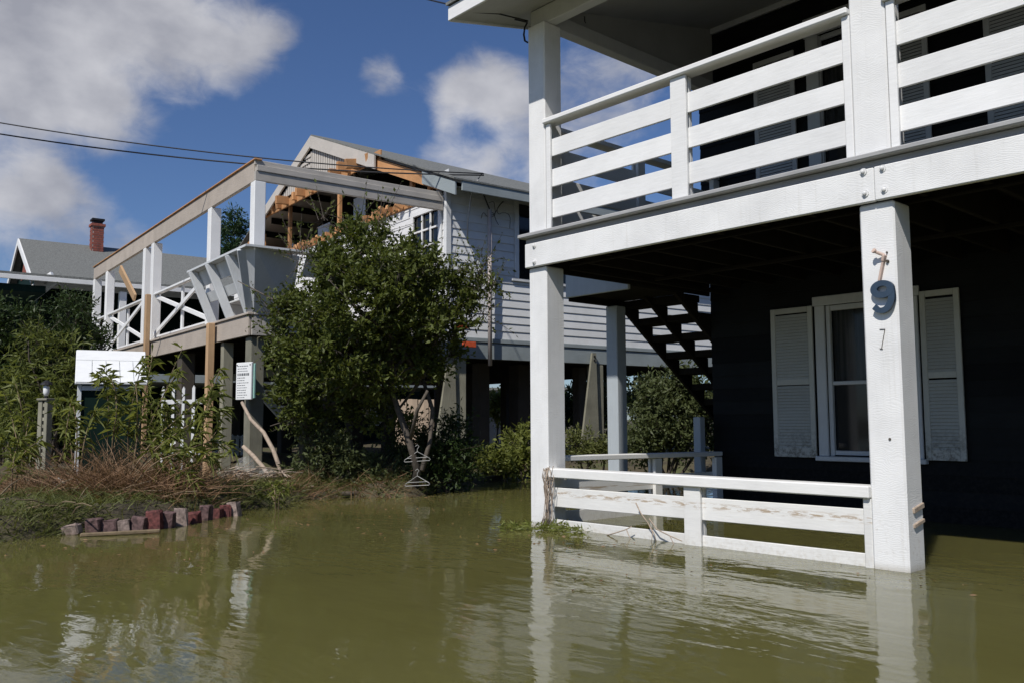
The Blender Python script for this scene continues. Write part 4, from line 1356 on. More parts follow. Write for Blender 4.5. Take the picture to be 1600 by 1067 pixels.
# brick edging along the bank
bk0, bk1 = atz(150, 826), atz(352, 803)
BE = empty('brick_edging', (bk0[0], bk0[1], 0), 0, 'crooked row of upright wet bricks edging the weedy bank', 'edging')
rnd = random.Random(11)
path = [atz(x, y)-np.array([0, 0, 0]) for x, y in ((148, 830), (172, 829), (195, 828), (218, 827), (241, 826), (262, 824), (283, 820), (304, 816), (322, 812), (338, 808), (352, 806), (366, 805))]
for i, p in enumerate(path):
    q = p-np.array([bk0[0], bk0[1], 0])
    mat = ('stone', 'stone', 'stone3', 'stone', 'stone2', 'stone', 'stone3', 'stone2', 'stone', 'stone2', 'stone2', 'stone3')[i]
    a = YAW+rnd.uniform(-0.3, 0.3)
    ax_ = np.array([math.cos(a), math.sin(a), rnd.uniform(-.12, .12)])
    ax_ /= np.linalg.norm(ax_)
    az_ = np.array([rnd.uniform(-.15, .15), rnd.uniform(-.15, .15), 1.0])
    ay_ = np.cross(az_, ax_)
    ay_ /= np.linalg.norm(ay_)
    az_ = np.cross(ax_, ay_)
    MB().cbox(q+np.array([0, 0, 0.045+rnd.uniform(-.05, .02)]), ax_, ay_, az_, rnd.uniform(.05, .07), 0.05, rnd.uniform(.085, .105), rnd.uniform(.006, .013)).rough(0.009).build('brick', mat, BE)
for (px, py, wd) in ((225, 822, 0.07), (70, 832, 0.08), (30, 830, 0.09), (112, 834, 0.075), (8, 838, 0.08), (92, 822, 0.07)):
    p = atz(px, py)-np.array([bk0[0], bk0[1], 0])
    if px != 225:
        MB().cbox(p+np.array([0, 0, 0.04]), unit(np.array((0.7, 0.7, 0.2))), unit(np.array((-0.7, 0.7, 0.0))), unit(np.array((-0.14, -0.14, 1.0))), wd, 0.05, 0.045, 0.010).rough(0.008).build('brick', 'stone3' if px in (70, 112) else 'stone', BE)
o = MB().bar(atz(125, 838)+np.array([0, 0, 0.015]), atz(250, 832)+np.array([0, 0, 0.02]), 0.05, 0.03).build('drift_board', 'weedstem', None)
tag(o, 'thin brown board afloat at the foot of the brick edging', 'board')
# wet log, drift branch, bag
a, b_ = atz(388, 782), atz(482, 778)
o = MB().tube([a+np.array([0, 0, 0.05]), (a+b_)/2+np.array([0, 0.03, 0.07]), b_+np.array([0, 0, 0.06])], [0.07, 0.075, 0.06], 12).build('driftwood_log', 'log', None, smooth=True)
tag(o, 'dark wet log lying at the water edge below the plastic bag', 'log')
bc = [at(378, 628, 12.6), at(392, 655, 12.4), at(412, 675, 12.2), at(427, 702, 12.0), at(437, 730, 11.9), at(441, 752, 11.9)]
o = MB().tube(bc, [0.022, 0.026, 0.028, 0.03, 0.03, 0.026], 8).build('bent_branch', 'branch', None, smooth=True)
tag(o, 'bleached bare branch arching down beside the notice', 'branch')
bc = [at(380, 697, 12.3), at(396, 712, 12.2), at(412, 730, 12.0), at(424, 752, 11.9)]
o = MB().tube(bc, [0.03, 0.032, 0.03, 0.025], 8).build('bent_branch', 'branch', None, smooth=True)
tag(o, 'short bleached branch slanting down behind the plastic bag', 'branch')
bc = [at(395, 752, 11.6), at(425, 757, 11.6), at(455, 757, 11.5), at(490, 760, 11.4)]
o = MB().tube(bc, [0.022, 0.028, 0.026, 0.018], 8).build('bent_branch', 'branch', None, smooth=True)
tag(o, 'bleached branch lying level on the bank right of the bag', 'branch')
def bag(name, c, rx, rz2, label):
    nu, nv = 22, 16
    Vv = []
    for j in range(nv+1):
        t = j/nv
        rr = math.sin(math.pi*min(t*0.72+0.05, 1))**0.8*(1-t*0.55) if t < 0.96 else 0.06
        for i in range(nu):
            a = 2*math.pi*i/nu
            wv = 1+0.16*math.sin(5*a+j*0.8)+0.10*math.sin(9*a-j*1.3)
            Vv.append((c[0]+rx*rr*wv*math.cos(a), c[1]+rx*rr*wv*math.sin(a), c[2]+rz2*t+0.02*math.sin(3*a+j)))
    Ff = []
    for j in range(nv):
        for i in range(nu):
            Ff.append((j*nu+i, j*nu+(i+1) % nu, (j+1)*nu+(i+1) % nu, (j+1)*nu+i))
    o = raw_mesh(name, Vv, Ff, 'plastic', smooth=True)
    tag(o, label, 'plastic bag')
p = at(384, 766, 11.6)
bag('plastic_bag', (p[0], p[1], 0.02), 0.22, 0.50, 'crumpled clear plastic bag slumped on the bank below the notice')
p = at(418, 760, 11.9)
bag('plastic_bag', (p[0], p[1], 0.05), 0.20, 0.30, 'smaller dull plastic bag caught among branches at the bank')
# two wire hangers in the shrub
def hanger(px, py, depth, label, tilt):
    c = at(px, py, depth)
    R_ = np.array([math.cos(YAW+tilt), math.sin(YAW+tilt), 0.06])
    U_ = np.array([0, 0, 1.0])
    pts = [(-0.17, -0.04), (-0.16, -0.02), (0.0, 0.075), (0.16, -0.02), (0.17, -0.04), (0.16, -0.05), (-0.16, -0.05), (-0.17, -0.04)]
    m = MB().tube([c+R_*x+U_*z for x, z in pts], 0.0045, 6, cap=False)
    hk = [(0, 0.075), (0, 0.11), (0.022, 0.14), (0.0, 0.165), (-0.025, 0.145)]
    m.tube([c+R_*x+U_*z for x, z in hk], 0.0045, 6)
    m.tube([c+R_*x+U_*z for x, z in ((-0.14, -0.005), (0.14, -0.005))], 0.004, 5)
    tag(m.build('wire_hanger', 'hanger', None), label, 'hanger')
hanger(652, 714, 11.45, 'upper white wire hanger caught in the shrub under the tree', 0.05)
hanger(652, 752, 11.35, 'lower white wire hanger near the waterline under the tree', -0.25)
# fences seen under and beside the raised house
def board_fence(name, p0, p1, h_, bwid, gap, mat, label, cat, rails=True, point=0.0):
    p0, p1 = np.array(p0, float), np.array(p1, float)
    d = p1-p0
    L = np.linalg.norm(d)
    a = math.atan2(d[1], d[0])
    f_ = empty(name, (p0[0], p0[1], 0), a, label, cat)
    n = int(L/(bwid+gap))
    m = MB()
    if point:
        m.prism([(0, 0, -0.2), (bwid, 0, -0.2), (bwid, 0, h_-point), (bwid/2, 0, h_), (0, 0, h_-point)], (0, 0.02, 0))
    else:
        m.box(0, bwid, 0, 0.025, -0.2, h_, 0.004)
    s = m.build('board', mat, f_)
    for k in range(1, n):
        share(s, 'board', f_, (k*(bwid+gap), 0.004*math.sin(k*2.3), 0.015*math.sin(k*5.1)), (0, 0.008*math.sin(k*3.3), 0))
    if rails:
        for z in (h_*0.25, h_*0.8):
            MB().box(0, n*(bwid+gap), 0.03, 0.07, z, z+0.08).build('rail', mat, f_)
    return f_
p = at(600, 700, 31.5)
q = at(850, 700, 33)
board_fence('board_fence', (p[0], p[1]), (q[0], q[1]), 1.75, 0.19, 0.015, 'tanfence', 'tan vertical board fence seen between the pilings', 'fence')
p = at(320, 700, 24)
q = at(400, 700, 25)
board_fence('picket_fence', (p[0], p[1]), (q[0], q[1]), 0.62, 0.09, 0.06, 'white', 'low white picket fence far behind the porch pilings', 'fence', True, 0.06)
p = at(250, 700, 15.5)
q = at(318, 700, 15.2)
board_fence('picket_fence', (p[0], p[1]), (q[0], q[1]), 1.62, 0.06, 0.16, 'trim', 'tall weathered white pickets under the porch behind the weeds', 'fence', True, 0.05)
p = at(36, 712, 20)
q = at(55, 714, 20)
board_fence('picket_fence', (p[0], p[1]), (q[0], q[1]), 0.42, 0.06, 0.05, 'white', 'small piece of white picket standing in water at far left', 'fence', True, 0.03)
# white stair and shed glimpsed behind the pilings
sp0 = at(585, 690, 24)
WS = empty('white_outdoor_stair', (sp0[0], sp0[1], 0), YAW, 'white outdoor stair glimpsed between the pilings', 'stair')
MB().bar((-0.9, 0, 2.0), (0.15, 0, 0.9), 0.05, 0.22).build('stringer', 'white', WS)
MB().bar((-0.9, 0, 2.7), (0.15, 0, 1.7), 0.05, 0.08).build('handrail', 'white', WS)
for k in range(6):
    MB().box(-0.85+k*0.17, -0.81+k*0.17, -0.02, 0.02, 2.0-k*0.17, 2.62-k*0.16).build('baluster', 'white', WS)
MB().box(-0.75, -0.55, 0.3, 0.5, 0, 2.6).build('post', 'white', WS)
MB().box(0.3, 0.5, 0.3, 0.5, 0, 2.6).build('post', 'white', WS)
sp0 = at(770, 690, 43)
SH = empty('pale_shed', (sp0[0], sp0[1], 0), YAW, 'pale low shed beyond the tan fence seen under the house', 'shed')
MB().box(-3.0, 3.5, 0, 3, 0, 2.5).build('wall', 'siding', SH)
MB().prism([(-3.3, -0.3, 2.45), (3.8, -0.3, 2.45), (3.8, 3.3, 2.45), (-3.3, 3.3, 2.45)], (0, 0, 0.12)).build('roof', 'shingle', SH)
MB().box(0.2, 1.1, -0.03, -0.003, 0.2, 2.1).build('door', 'tanfence', SH)

# ================================================================== VEGETATION
def sprig_crown(lobes, n_sprigs, leaves_per, L, Wd, sprig_len, outward=0.7, upw=0.35, droop=0.0, jitter=1.0, clumps=0):
    "lobes: (centre, radii) ellipsoids; leafy sprigs start near their surface"
    vol = np.array([l[1][0]*l[1][1]*l[1][2] for l in lobes])**(2/3)
    pick = rng.choice(len(lobes), n_sprigs, p=vol/vol.sum())
    C_ = np.array([l[0] for l in lobes])[pick]
    R_ = np.array([l[1] for l in lobes])[pick]
    d = unit(rng.normal(size=(n_sprigs, 3)))
    rad = rng.uniform(0.35, 1.0, (n_sprigs, 1))**0.55
    P = C_+d*R_*rad
    if clumps:
        # gather the sprigs into separate boughs so that gaps stay open between them
        cen = P[:clumps].copy()
        near = np.argmin(((P[:, None, :]-cen[None])**2).sum(2), 1)
        pull = rng.uniform(0.45, 0.8, (n_sprigs, 1))
        P = P*(1-pull)+cen[near]*pull+rng.normal(size=P.shape)*0.025
        d = unit(unit(P-C_)+0.9*unit(P-cen[near]+1e-6))
    D = unit(d*outward+np.array([0, 0, upw])+rng.normal(size=(n_sprigs, 3))*0.45*jitter)
    t = np.linspace(0.05, 1, leaves_per)[None, :, None]
    sl = (sprig_len*rng.uniform(0.5, 1.35, (n_sprigs, 1, 1)))
    LP_ = P[:, None, :]+D[:, None, :]*t*sl
    LP_[:, :, 2] -= (t[:, :, 0]**2)*droop*sl[:, :, 0]
    LP_ = LP_.reshape(-1, 3)+rng.normal(size=(n_sprigs*leaves_per, 3))*0.01
    LD = np.repeat(D, leaves_per, 0)*0.55+unit(rng.normal(size=LP_.shape))*0.9
    LD[:, 2] -= droop*0.6
    nL = len(LP_)
    return leaf_arrays(LP_, LD, L*rng.uniform(0.4, 1.5, nL), Wd*rng.uniform(0.5, 1.5, nL), 0.35, droop*0.4), (P, D, sl)
def sprig_twigs(info, every, r):
    P, D, sl = info
    m = MB()
    for i in range(0, len(P), every):
        m.tube([P[i]-D[i]*0.10, P[i]+D[i]*sl[i, 0, 0]], [r, r*0.4], 3, cap=False)
    return m
def px_lobes(spec, depth, thick=0.8):
    out = []
    for (cx, cy, rx_, ry_, *dd) in spec:
        dz = dd[0] if dd else 0.0
        c = at(cx, cy, depth+dz)
        s = depth/FPX
        out.append((c, (rx_*s*thick+0.05, rx_*s*thick+0.05, ry_*s)))
    return out

# --- the tree in front of the damaged house
TB = atz(640, 768)
TR = empty('evergreen_tree', (TB[0], TB[1], 0), 0, 'bushy dark evergreen tree with glossy leaves in front of the damaged house', 'tree')
T0 = np.array([TB[0], TB[1], 0])
DT = 11.7
spec = [(560, 392, 52, 56), (505, 425, 50, 36), (605, 415, 55, 48, .2), (655, 425, 52, 40, -.2), (590, 485, 100, 60), (480, 500, 54, 36, .2),
        (465, 555, 48, 34, -.1), (530, 550, 75, 48, -.4), (640, 530, 75, 46, .3), (700, 470, 52, 36), (738, 447, 34, 20, .2), (690, 508, 48, 28, -.2),
        (500, 600, 60, 32), (575, 592, 55, 28, -.3), (545, 470, 75, 60, -.5), (620, 450, 60, 48, -.5), (430, 470, 25, 18), (452, 612, 36, 24), (655, 575, 40, 24, .1), (520, 640, 48, 24, .2), (470, 650, 34, 22, .1), (570, 640, 36, 18, .3), (610, 655, 30, 20, .2), (690, 560, 34, 22, .2)]
lob = [(c-T0, r_) for c, r_ in px_lobes(spec, DT, 0.85)]
(Vl, Fl), info = sprig_crown(lob, 4900, 9, 0.072, 0.036, 0.20, clumps=170)
crown = raw_mesh('crown', Vl, Fl, 'leaf', TR)
# loose shoots that break the outline
spec2 = [(505, 345, 14, 18), (425, 478, 16, 14), (765, 440, 16, 14), (745, 415, 18, 16), (430, 520, 14, 18), (590, 355, 20, 22), (470, 400, 20, 20), (700, 425, 18, 18), (560, 350, 16, 22), (750, 490, 16, 12)]
lob2 = [(c-T0, r_) for c, r_ in px_lobes(spec2, DT, 0.9)]
(V2, F2), info2 = sprig_crown(lob2, 150, 8, 0.055, 0.026, 0.42, 1.0, 0.5)
raw_mesh('loose_shoots', V2, F2, 'leaf', TR)
m = sprig_twigs(info, 3, 0.005)
m2 = sprig_twigs(info2, 1, 0.005)
m.add(m2.v, m2.f)
m.build('twigs', 'bark', TR, kind='stuff')
m = MB()
tp = [np.array([0, 0, -0.3]), at(652, 735, 11.45)-T0, at(640, 690, 11.5)-T0, at(622, 640, 11.6)-T0, at(606, 590, 11.7)-T0]
m.tube(tp, [0.06, 0.05, 0.046, 0.04, 0.035], 10)
fork = [tp[1]+np.array([0.03, 0.05, 0]), at(672, 690, 11.7)-T0, at(676, 640, 11.8)-T0, at(660, 590, 11.9)-T0]
m.tube(fork, [0.036, 0.032, 0.03, 0.026], 8)
f2 = [at(640, 690, 11.5)-T0, at(652, 640, 11.4)-T0, at(668, 610, 11.3)-T0]
m.tube(f2, [0.028, 0.024, 0.02], 8)
for k, (c, r_) in enumerate(lob):
    s_ = tp[-1] if k % 2 else fork[-1]
    mid = (s_+c)/2+rng.normal(size=3)*0.10
    m.tube([s_, mid, c, c+(c-s_)*0.25], [0.032, 0.022, 0.014, 0.006], 6)
m.build('trunk', 'bark', TR, smooth=True)

def bush(name, base_px, depth, spec, label, mat, n, leaves, L, Wd, slen, cat='shrub', trunk='barkdk', group=None, droop=0.0, outward=0.7, upw=0.35, z0=None, thick=0.85):
    b0 = at(base_px[0], base_px[1], depth)
    z0 = float(ground_z(np.array([[b0[0]]]), np.array([[b0[1]]]))[0, 0]) if z0 is None else z0
    B0 = np.array([b0[0], b0[1], z0])
    r = empty(name, B0, 0, label, cat, group)
    lob = [(c-B0, r_) for c, r_ in px_lobes(spec, depth, thick)]
    (Vl, Fl), info = sprig_crown(lob, n, leaves, L, Wd, slen, outward, upw, droop, clumps=max(8, n//28))
    raw_mesh('foliage' if cat in ('shrub', 'weed') else 'crown', Vl, Fl, mat, r)
    m = MB()
    nst = 5 if cat == 'shrub' else 1
    for k, (c, r_) in enumerate(lob):
        s_ = np.array([rng.normal()*0.06*nst, rng.normal()*0.06*nst, -0.15])
        mid = s_*0.5+c*0.5+rng.normal(size=3)*0.08*np.array([1, 1, 0.3])
        m.tube([s_, mid, c, c*1.05+np.array([0, 0, r_[2]*0.4])], [0.035 if cat == 'shrub' else 0.07, 0.026, 0.014, 0.006], 6)
    m.build('stems' if cat == 'shrub' else 'trunk', trunk, r, smooth=True)
    tw = sprig_twigs(info, 5, 0.005)
    tw.build('twigs', trunk, r, kind='stuff')
    return r
# tall shrubs at the left edge
bush('tall_shrub', (25, 700), 17.5, [(20, 520, 46, 38), (0, 575, 60, 55), (40, 590, 45, 55), (10, 640, 60, 50), (45, 650, 35, 40), (-25, 530, 50, 50)],
     'dense dark shrub at the far left edge behind the lantern post', 'leafdk', 2300, 9, 0.11, 0.035, 0.35)
bush('tall_shrub', (105, 700), 18.5, [(118, 512, 30, 34), (95, 560, 42, 45), (130, 560, 40, 50), (85, 610, 45, 50), (125, 640, 45, 45), (108, 480, 10, 16), (75, 570, 25, 40)],
     'dark shrub rising behind the bin box against the far house', 'leafdk', 2300, 9, 0.10, 0.032, 0.35)
bush('willowy_shrub', (85, 715), 16.4, [(45, 560, 18, 70), (100, 590, 20, 70), (35, 640, 18, 50), (112, 620, 16, 60), (20, 610, 16, 70)],
     'light green willowy shrub with narrow leaves beside the lantern post', 'leafwil', 330, 10, 0.17, 0.026, 0.55, droop=0.5)
# conifer top behind the porch
bush('far_conifer', (365, 690), 38, [(366, 350, 11, 20), (366, 378, 20, 22), (366, 410, 26, 30), (366, 450, 30, 30)],
     'dark green conifer top showing between the porch posts', 'conifer', 900, 8, 0.20, 0.06, 0.5, 'tree')
# low growth under the tree
bush('low_shrub', (505, 770), 11.9, [(500, 700, 30, 26), (530, 715, 38, 28), (485, 735, 26, 26), (560, 735, 40, 28), (600, 745, 36, 22), (520, 762, 34, 12), (585, 766, 40, 10), (640, 768, 26, 9)],
     'low leafy shrub left of the tree trunk at the water edge', 'leafgrey', 860, 9, 0.07, 0.026, 0.25)
bush('low_shrub', (690, 760), 12.3, [(690, 690, 34, 34), (660, 715, 40, 34), (640, 690, 22, 26, .2), (710, 720, 36, 30), (690, 745, 46, 20), (725, 690, 18, 26)],
     'dark twiggy shrub right of the tree trunk around the hangers', 'leafdk', 800, 9, 0.07, 0.024, 0.28)
bush('low_shrub', (800, 748), 14.6, [(808, 715, 26, 24), (790, 730, 22, 16), (825, 700, 22, 22), (765, 725, 18, 16)],
     'leafy green shrub beside the white corner post at the bulkhead', 'leafwt', 330, 9, 0.10, 0.04, 0.25)
bush('low_shrub', (1045, 720), 13.6, [(1040, 650, 48, 50), (1010, 680, 40, 34), (1075, 670, 40, 50), (1060, 610, 30, 30), (1025, 620, 26, 26), (1000, 700, 34, 22), (1085, 620, 30, 34), (1120, 660, 34, 50)],
     'sunlit olive green bush seen past the landing post', 'leafgrey', 1700, 9, 0.075, 0.034, 0.24)
bush('low_shrub', (905, 725), 14.8, [(900, 700, 28, 18), (925, 712, 26, 14), (945, 700, 16, 14)],
     'small yellowing bush low between corner post and landing post', 'grass', 330, 9, 0.07, 0.026, 0.22)
bush('distant_shrub', (690, 690), 35.0, [(690, 610, 26, 24), (705, 595, 24, 20)], 'dark leafy crown above the tan fence under the house', 'leafdk', 420, 9, 0.16, 0.07, 0.4)
bush('distant_shrub', (783, 690), 30.5, [(783, 640, 16, 18), (780, 625, 12, 10)], 'green clump at the tan fence framed by the dark pilings', 'leafwt', 260, 9, 0.14, 0.06, 0.35)
bush('distant_shrub', (960, 690), 27, [(930, 610, 40, 50), (990, 600, 50, 60), (1050, 600, 50, 60), (880, 620, 40, 40), (915, 650, 50, 30)], 'leafy trees behind the far piling of the damaged house', 'leafgrey', 900, 9, 0.20, 0.08, 0.5)
for k, (px, dpt, wd, tp_) in enumerate(((60, 48, 90, 615), (210, 46, 90, 622), (350, 52, 90, 618), (480, 50, 80, 625), (610, 55, 80, 615), (760, 58, 80, 622), (900, 52, 90, 612), (1060, 50, 100, 600))):
    lab = ['behind the lantern post', 'behind the bin box', 'behind the low picket fence', 'behind the notice board', 'behind the main tree', 'beyond the pale shed', 'beyond the corner post', 'beyond the open stair'][k]
    bush('distant_hedge', (px, 668), dpt, [(px-40, tp_+22, 44, 22), (px+30, tp_+18, 50, 26), (px, tp_+40, 90, 24)], 'low distant hedge '+lab, 'leafdk', 420, 8, 0.34, 0.14, 0.7, group='distant hedges')

# tall willow-leaved weeds in front of the bin box: curved stems with narrow leaves
def weed(root_px, depth, stems, label, L=0.16, Wd=0.021, z0=None, dens=26, mat='leafwt'):
    b0 = at(root_px[0], root_px[1], depth)
    z0 = float(ground_z(np.array([[b0[0]]]), np.array([[b0[1]]]))[0, 0]) if z0 is None else z0
    B0 = np.array([b0[0], b0[1], z0])
    r = empty('tall_weed', B0, 0, label, 'weed', 'tall weeds on the bank')
    m = MB()
    Pl, Dl = [], []
    for pts in stems:
        q = [np.array([rng.normal()*0.02, rng.normal()*0.02, -0.05])]
        for (px, py, *dd) in pts:
            q.append(at(px, py, depth+(dd[0] if dd else rng.normal()*0.12))-B0)
        # smooth the stem
        Q = []
        n = len(q)
        for i in range(n-1):
            p0, p1, p2, p3 = q[max(i-1, 0)], q[i], q[i+1], q[min(i+2, n-1)]
            for t in np.linspace(0, 1, 7)[:-1]:
                Q.append(0.5*((2*p1)+(-p0+p2)*t+(2*p0-5*p1+4*p2-p3)*t*t+(-p0+3*p1-3*p2+p3)*t**3))
        Q.append(q[-1])
        k = len(Q)
        m.tube(Q, [0.007*(1-0.75*i/k)+0.002 for i in range(k)], 5)
        for i in range(int(k*0.28), k):
            tdir = Q[min(i+1, k-1)]-Q[max(i-1, 0)]
            tdir = tdir/(np.linalg.norm(tdir)+1e-9)
            for _ in range(max(2, dens//6)):
                Pl.append(Q[i]+rng.normal(size=3)*0.012)
                Dl.append(tdir*0.55+unit(rng.normal(size=3))*0.75+np.array([0, 0, -0.15]))
    m.build('stems', 'weedstem', r, smooth=True)
    Pl, Dl = np.array(Pl), np.array(Dl)
    nL = len(Pl)
    Vl, Fl = leaf_arrays(Pl, Dl, L*rng.uniform(0.55, 1.3, nL), Wd*rng.uniform(0.7, 1.4, nL), 0.3, 0.35)
    raw_mesh('foliage', Vl, Fl, mat, r)
weed((172, 735), 9.9, [[(176, 690), (182, 640), (176, 600), (160, 575)], [(168, 690), (170, 640), (164, 600), (155, 585)], [(180, 690), (186, 650), (182, 615), (172, 590)]],
     'tall weed with drooping leaves right in front of the green box')
weed((205, 740), 9.9, [[(215, 680), (225, 630), (232, 590), (238, 555)], [(212, 690), (215, 640), (212, 600)], [(225, 690), (245, 640), (262, 605), (280, 580)], [(200, 690), (205, 640), (216, 590), (226, 560)]],
     'tallest weed beside right edge of the green box')
weed((185, 745), 9.6, [[(230, 700), (270, 660), (310, 628), (345, 612)], [(225, 710), (270, 685), (315, 650), (350, 640)], [(240, 705), (285, 670), (320, 645), (332, 600)]],
     'long weed leaning right towards the notice')
weed((190, 745), 9.4, [[(240, 725), (285, 705), (330, 690), (362, 700)], [(230, 722), (270, 705), (305, 700), (330, 715)], [(235, 735), (275, 735), (300, 748)]],
     'weed sprawling low to the right over the bank')
weed((252, 750), 10.3, [[(250, 700), (255, 650), (262, 600), (285, 545)], [(262, 700), (275, 660), (285, 620)], [(248, 710), (240, 670), (236, 630)]],
     'upright weed in front of the tan porch pole', dens=20)
weed((300, 752), 10.6, [[(305, 700), (322, 650), (335, 600), (345, 575)], [(315, 710), (340, 670), (352, 640)]],
     'slender weed just left of the notice', dens=18)
weed((118, 740), 9.9, [[(110, 690), (100, 650), (85, 630)], [(120, 690), (118, 650), (110, 620)], [(130, 700), (140, 660), (150, 640)]],
     'weed at the left edge of the green box')
weed((48, 752), 9.6, [[(40, 700), (34, 640), (22, 590)], [(30, 705), (18, 650), (6, 610)], [(95, 715), (104, 670), (110, 630)], [(44, 720), (40, 690), (44, 660)]],
     'tall pale weed just left of the lantern post')
weed((270, 760), 10.0, [[(280, 720), (300, 690), (318, 670)], [(262, 715), (255, 680), (262, 640)], [(285, 735), (315, 720), (340, 716)], [(265, 725), (245, 700), (238, 670)]],
     'bushy weed low on the bank below the tan pole', dens=24)
weed((20, 760), 9.2, [[(18, 720), (10, 690), (0, 680)], [(30, 725), (45, 700), (60, 690)], [(20, 730), (26, 700), (30, 680)]],
     'short weed near the left edge of the picture')
weed((432, 790), 10.0, [[(430, 775), (428, 762), (420, 750)], [(436, 775), (446, 765), (455, 760)], [(432, 778), (435, 765), (436, 752)], [(428, 780), (415, 772), (405, 770)]],
     'small weed growing in front of the wet log', L=0.08, Wd=0.014)

# dry reeds and storm debris on the bank
def blades(name, centres, n, L, Wd, mat, spread, lean, label, cat, kind='stuff', bend=0.4):
    cs = np.array(centres)
    idx = rng.integers(0, len(cs), n)
    P = cs[idx]+rng.normal(size=(n, 3))*np.array([spread, spread, 0.0])
    P[:, 2] = ground_z(P[:, 0:1], P[:, 1:2])[:, 0]-0.02
    keep = P[:, 2] > -0.07
    P = P[keep]
    n = len(P)
    D = unit(rng.normal(size=(n, 3))*np.array([lean, lean, 0.25])+np.array([0, 0, 1.0]))
    Ls = L*rng.uniform(0.35, 1.25, n)
    side = unit(np.cross(D, unit(rng.normal(size=(n, 3)))))
    out = unit(D*np.array([1, 1, 0])+1e-3)
    Vv = []
    w0 = (Wd*rng.uniform(0.5, 1.3, n))[:, None]
    for k, t in enumerate((0, 0.35, 0.7, 1.0)):
        c = P+D*(Ls*t)[:, None]+out*(bend*Ls*t*t)[:, None]-np.array([0, 0, 1])*(bend*0.6*Ls*t*t)[:, None]
        wk = w0*(1-t*0.9)*0.5
        Vv += [c-side*wk, c+side*wk]
    V = np.stack(Vv, 1).reshape(-1, 3)
    b0 = (np.arange(n)*8)[:, None]
    F = np.concatenate([b0+np.array([[2*k, 2*k+1, 2*k+3, 2*k+2]]) for k in range(3)], 0)
    o = raw_mesh(name, V, F, mat)
    tag(o, label, cat, None, kind)
    return o
bankc = [atz(x, y) for x, y in ((20, 835), (60, 832), (100, 830), (10, 850), (50, 845), (120, 822), (160, 812), (200, 808), (240, 806), (290, 802), (330, 795), (140, 800), (20, 790), (60, 785), (100, 780), (150, 790), (40, 815), (100, 810), (200, 775), (240, 785), (280, 790), (320, 790), (10, 760), (70, 755), (140, 760))]
blades('bank_grass', bankc, 8500, 0.21, 0.012, 'grass', 0.28, 0.7, 'mixed green and yellow grass on the weedy bank', 'grass')
bank2 = [atz(x, y) for x, y in ((470, 785), (520, 788), (560, 785), (600, 782), (640, 780), (450, 780), (410, 785), (440, 775), (480, 772), (510, 775), (540, 774), (570, 772), (600, 772), (500, 765), (560, 765), (640, 772), (670, 765), (350, 790), (375, 795))]
blades('bank_grass', bank2, 6500, 0.20, 0.012, 'grass', 0.20, 0.7, 'grass tufts along the shore under the tree', 'grass')
bank3 = [atz(x, y) for x, y in ((745, 750), (770, 748), (795, 746), (815, 745), (900, 730), (930, 728), (980, 722), (1010, 720), (1050, 715))]
blades('bank_grass', bank3, 1700, 0.24, 0.014, 'grass', 0.3, 0.7, 'yellow green grass along the far bulkhead edge', 'grass')
reedc = [at(x, y, 9.5) for x, y in ((170, 745), (190, 750), (210, 745), (140, 750), (230, 755), (100, 755), (260, 758), (60, 760))]
blades('dry_reeds', reedc, 2600, 0.70, 0.013, 'reed', 0.26, 1.25, 'fan of brown dead reeds around the weed roots', 'reeds', bend=0.25)
reedc = [atz(x, y) for x, y in ((30, 770), (80, 765), (120, 775), (180, 785), (230, 790), (270, 780), (310, 775), (60, 800), (350, 785), (250, 770), (470, 778), (530, 780), (560, 782), (620, 778), (520, 770), (500, 765), (590, 775), (775, 745), (790, 742))]
blades('dry_reeds', reedc, 5200, 0.34, 0.012, 'reed', 0.27, 1.6, 'tangled brown dead stalks and litter on the banks', 'reeds', bend=0.2)
m = MB()
for _ in range(110):
    c = bankc[rng.integers(0, len(bankc))]+np.append(rng.normal(size=2)*0.35, 0)
    z = float(ground_z(np.array([[c[0]]]), np.array([[c[1]]]))[0, 0])
    if z < -0.03:
        continue
    a = rng.uniform(0, 6.3)
    l_ = rng.uniform(0.1, 0.45)
    d = np.array([math.cos(a), math.sin(a), rng.uniform(-.1, .45)])
    p = np.array([c[0], c[1], z+0.04])
    m.tube([p, p+d*l_*0.5+np.array([0, 0, 0.02]), p+d*l_], [0.008, 0.007, 0.004], 5)
tag(m.build('fallen_sticks', 'weedstem', None), 'bleached sticks scattered over the weedy bank', 'sticks', None, 'stuff')
m = MB()
for _ in range(46):
    c = at(rng.uniform(362, 452), rng.uniform(742, 772), 11.4+rng.normal()*0.12)
    z = float(ground_z(np.array([[c[0]]]), np.array([[c[1]]]))[0, 0])
    a, l_ = rng.uniform(0, 6.3), rng.uniform(0.15, 0.5)
    p = np.array([c[0], c[1], max(z, 0.0)+rng.uniform(0.01, 0.16)])
    d = np.array([math.cos(a), math.sin(a), rng.uniform(-.25, .35)])
    m.tube([p-d*l_*0.5, p+np.array([0, 0, 0.02]), p+d*l_*0.5], [0.009, 0.008, 0.004], 5)
tag(m.build('driftwood_heap', 'branch', None), 'heap of pale drift sticks on the bank below the notice', 'sticks', None, 'stuff')
front = [atz(x, y) for x, y in ((150, 826), (180, 825), (215, 823), (250, 821), (290, 815), (330, 807), (360, 803), (110, 832), (60, 838))]
blades('bank_grass', front, 900, 0.16, 0.011, 'grass', 0.09, 1.2, 'ragged grass growing between and over the edging bricks', 'grass', bend=0.6)
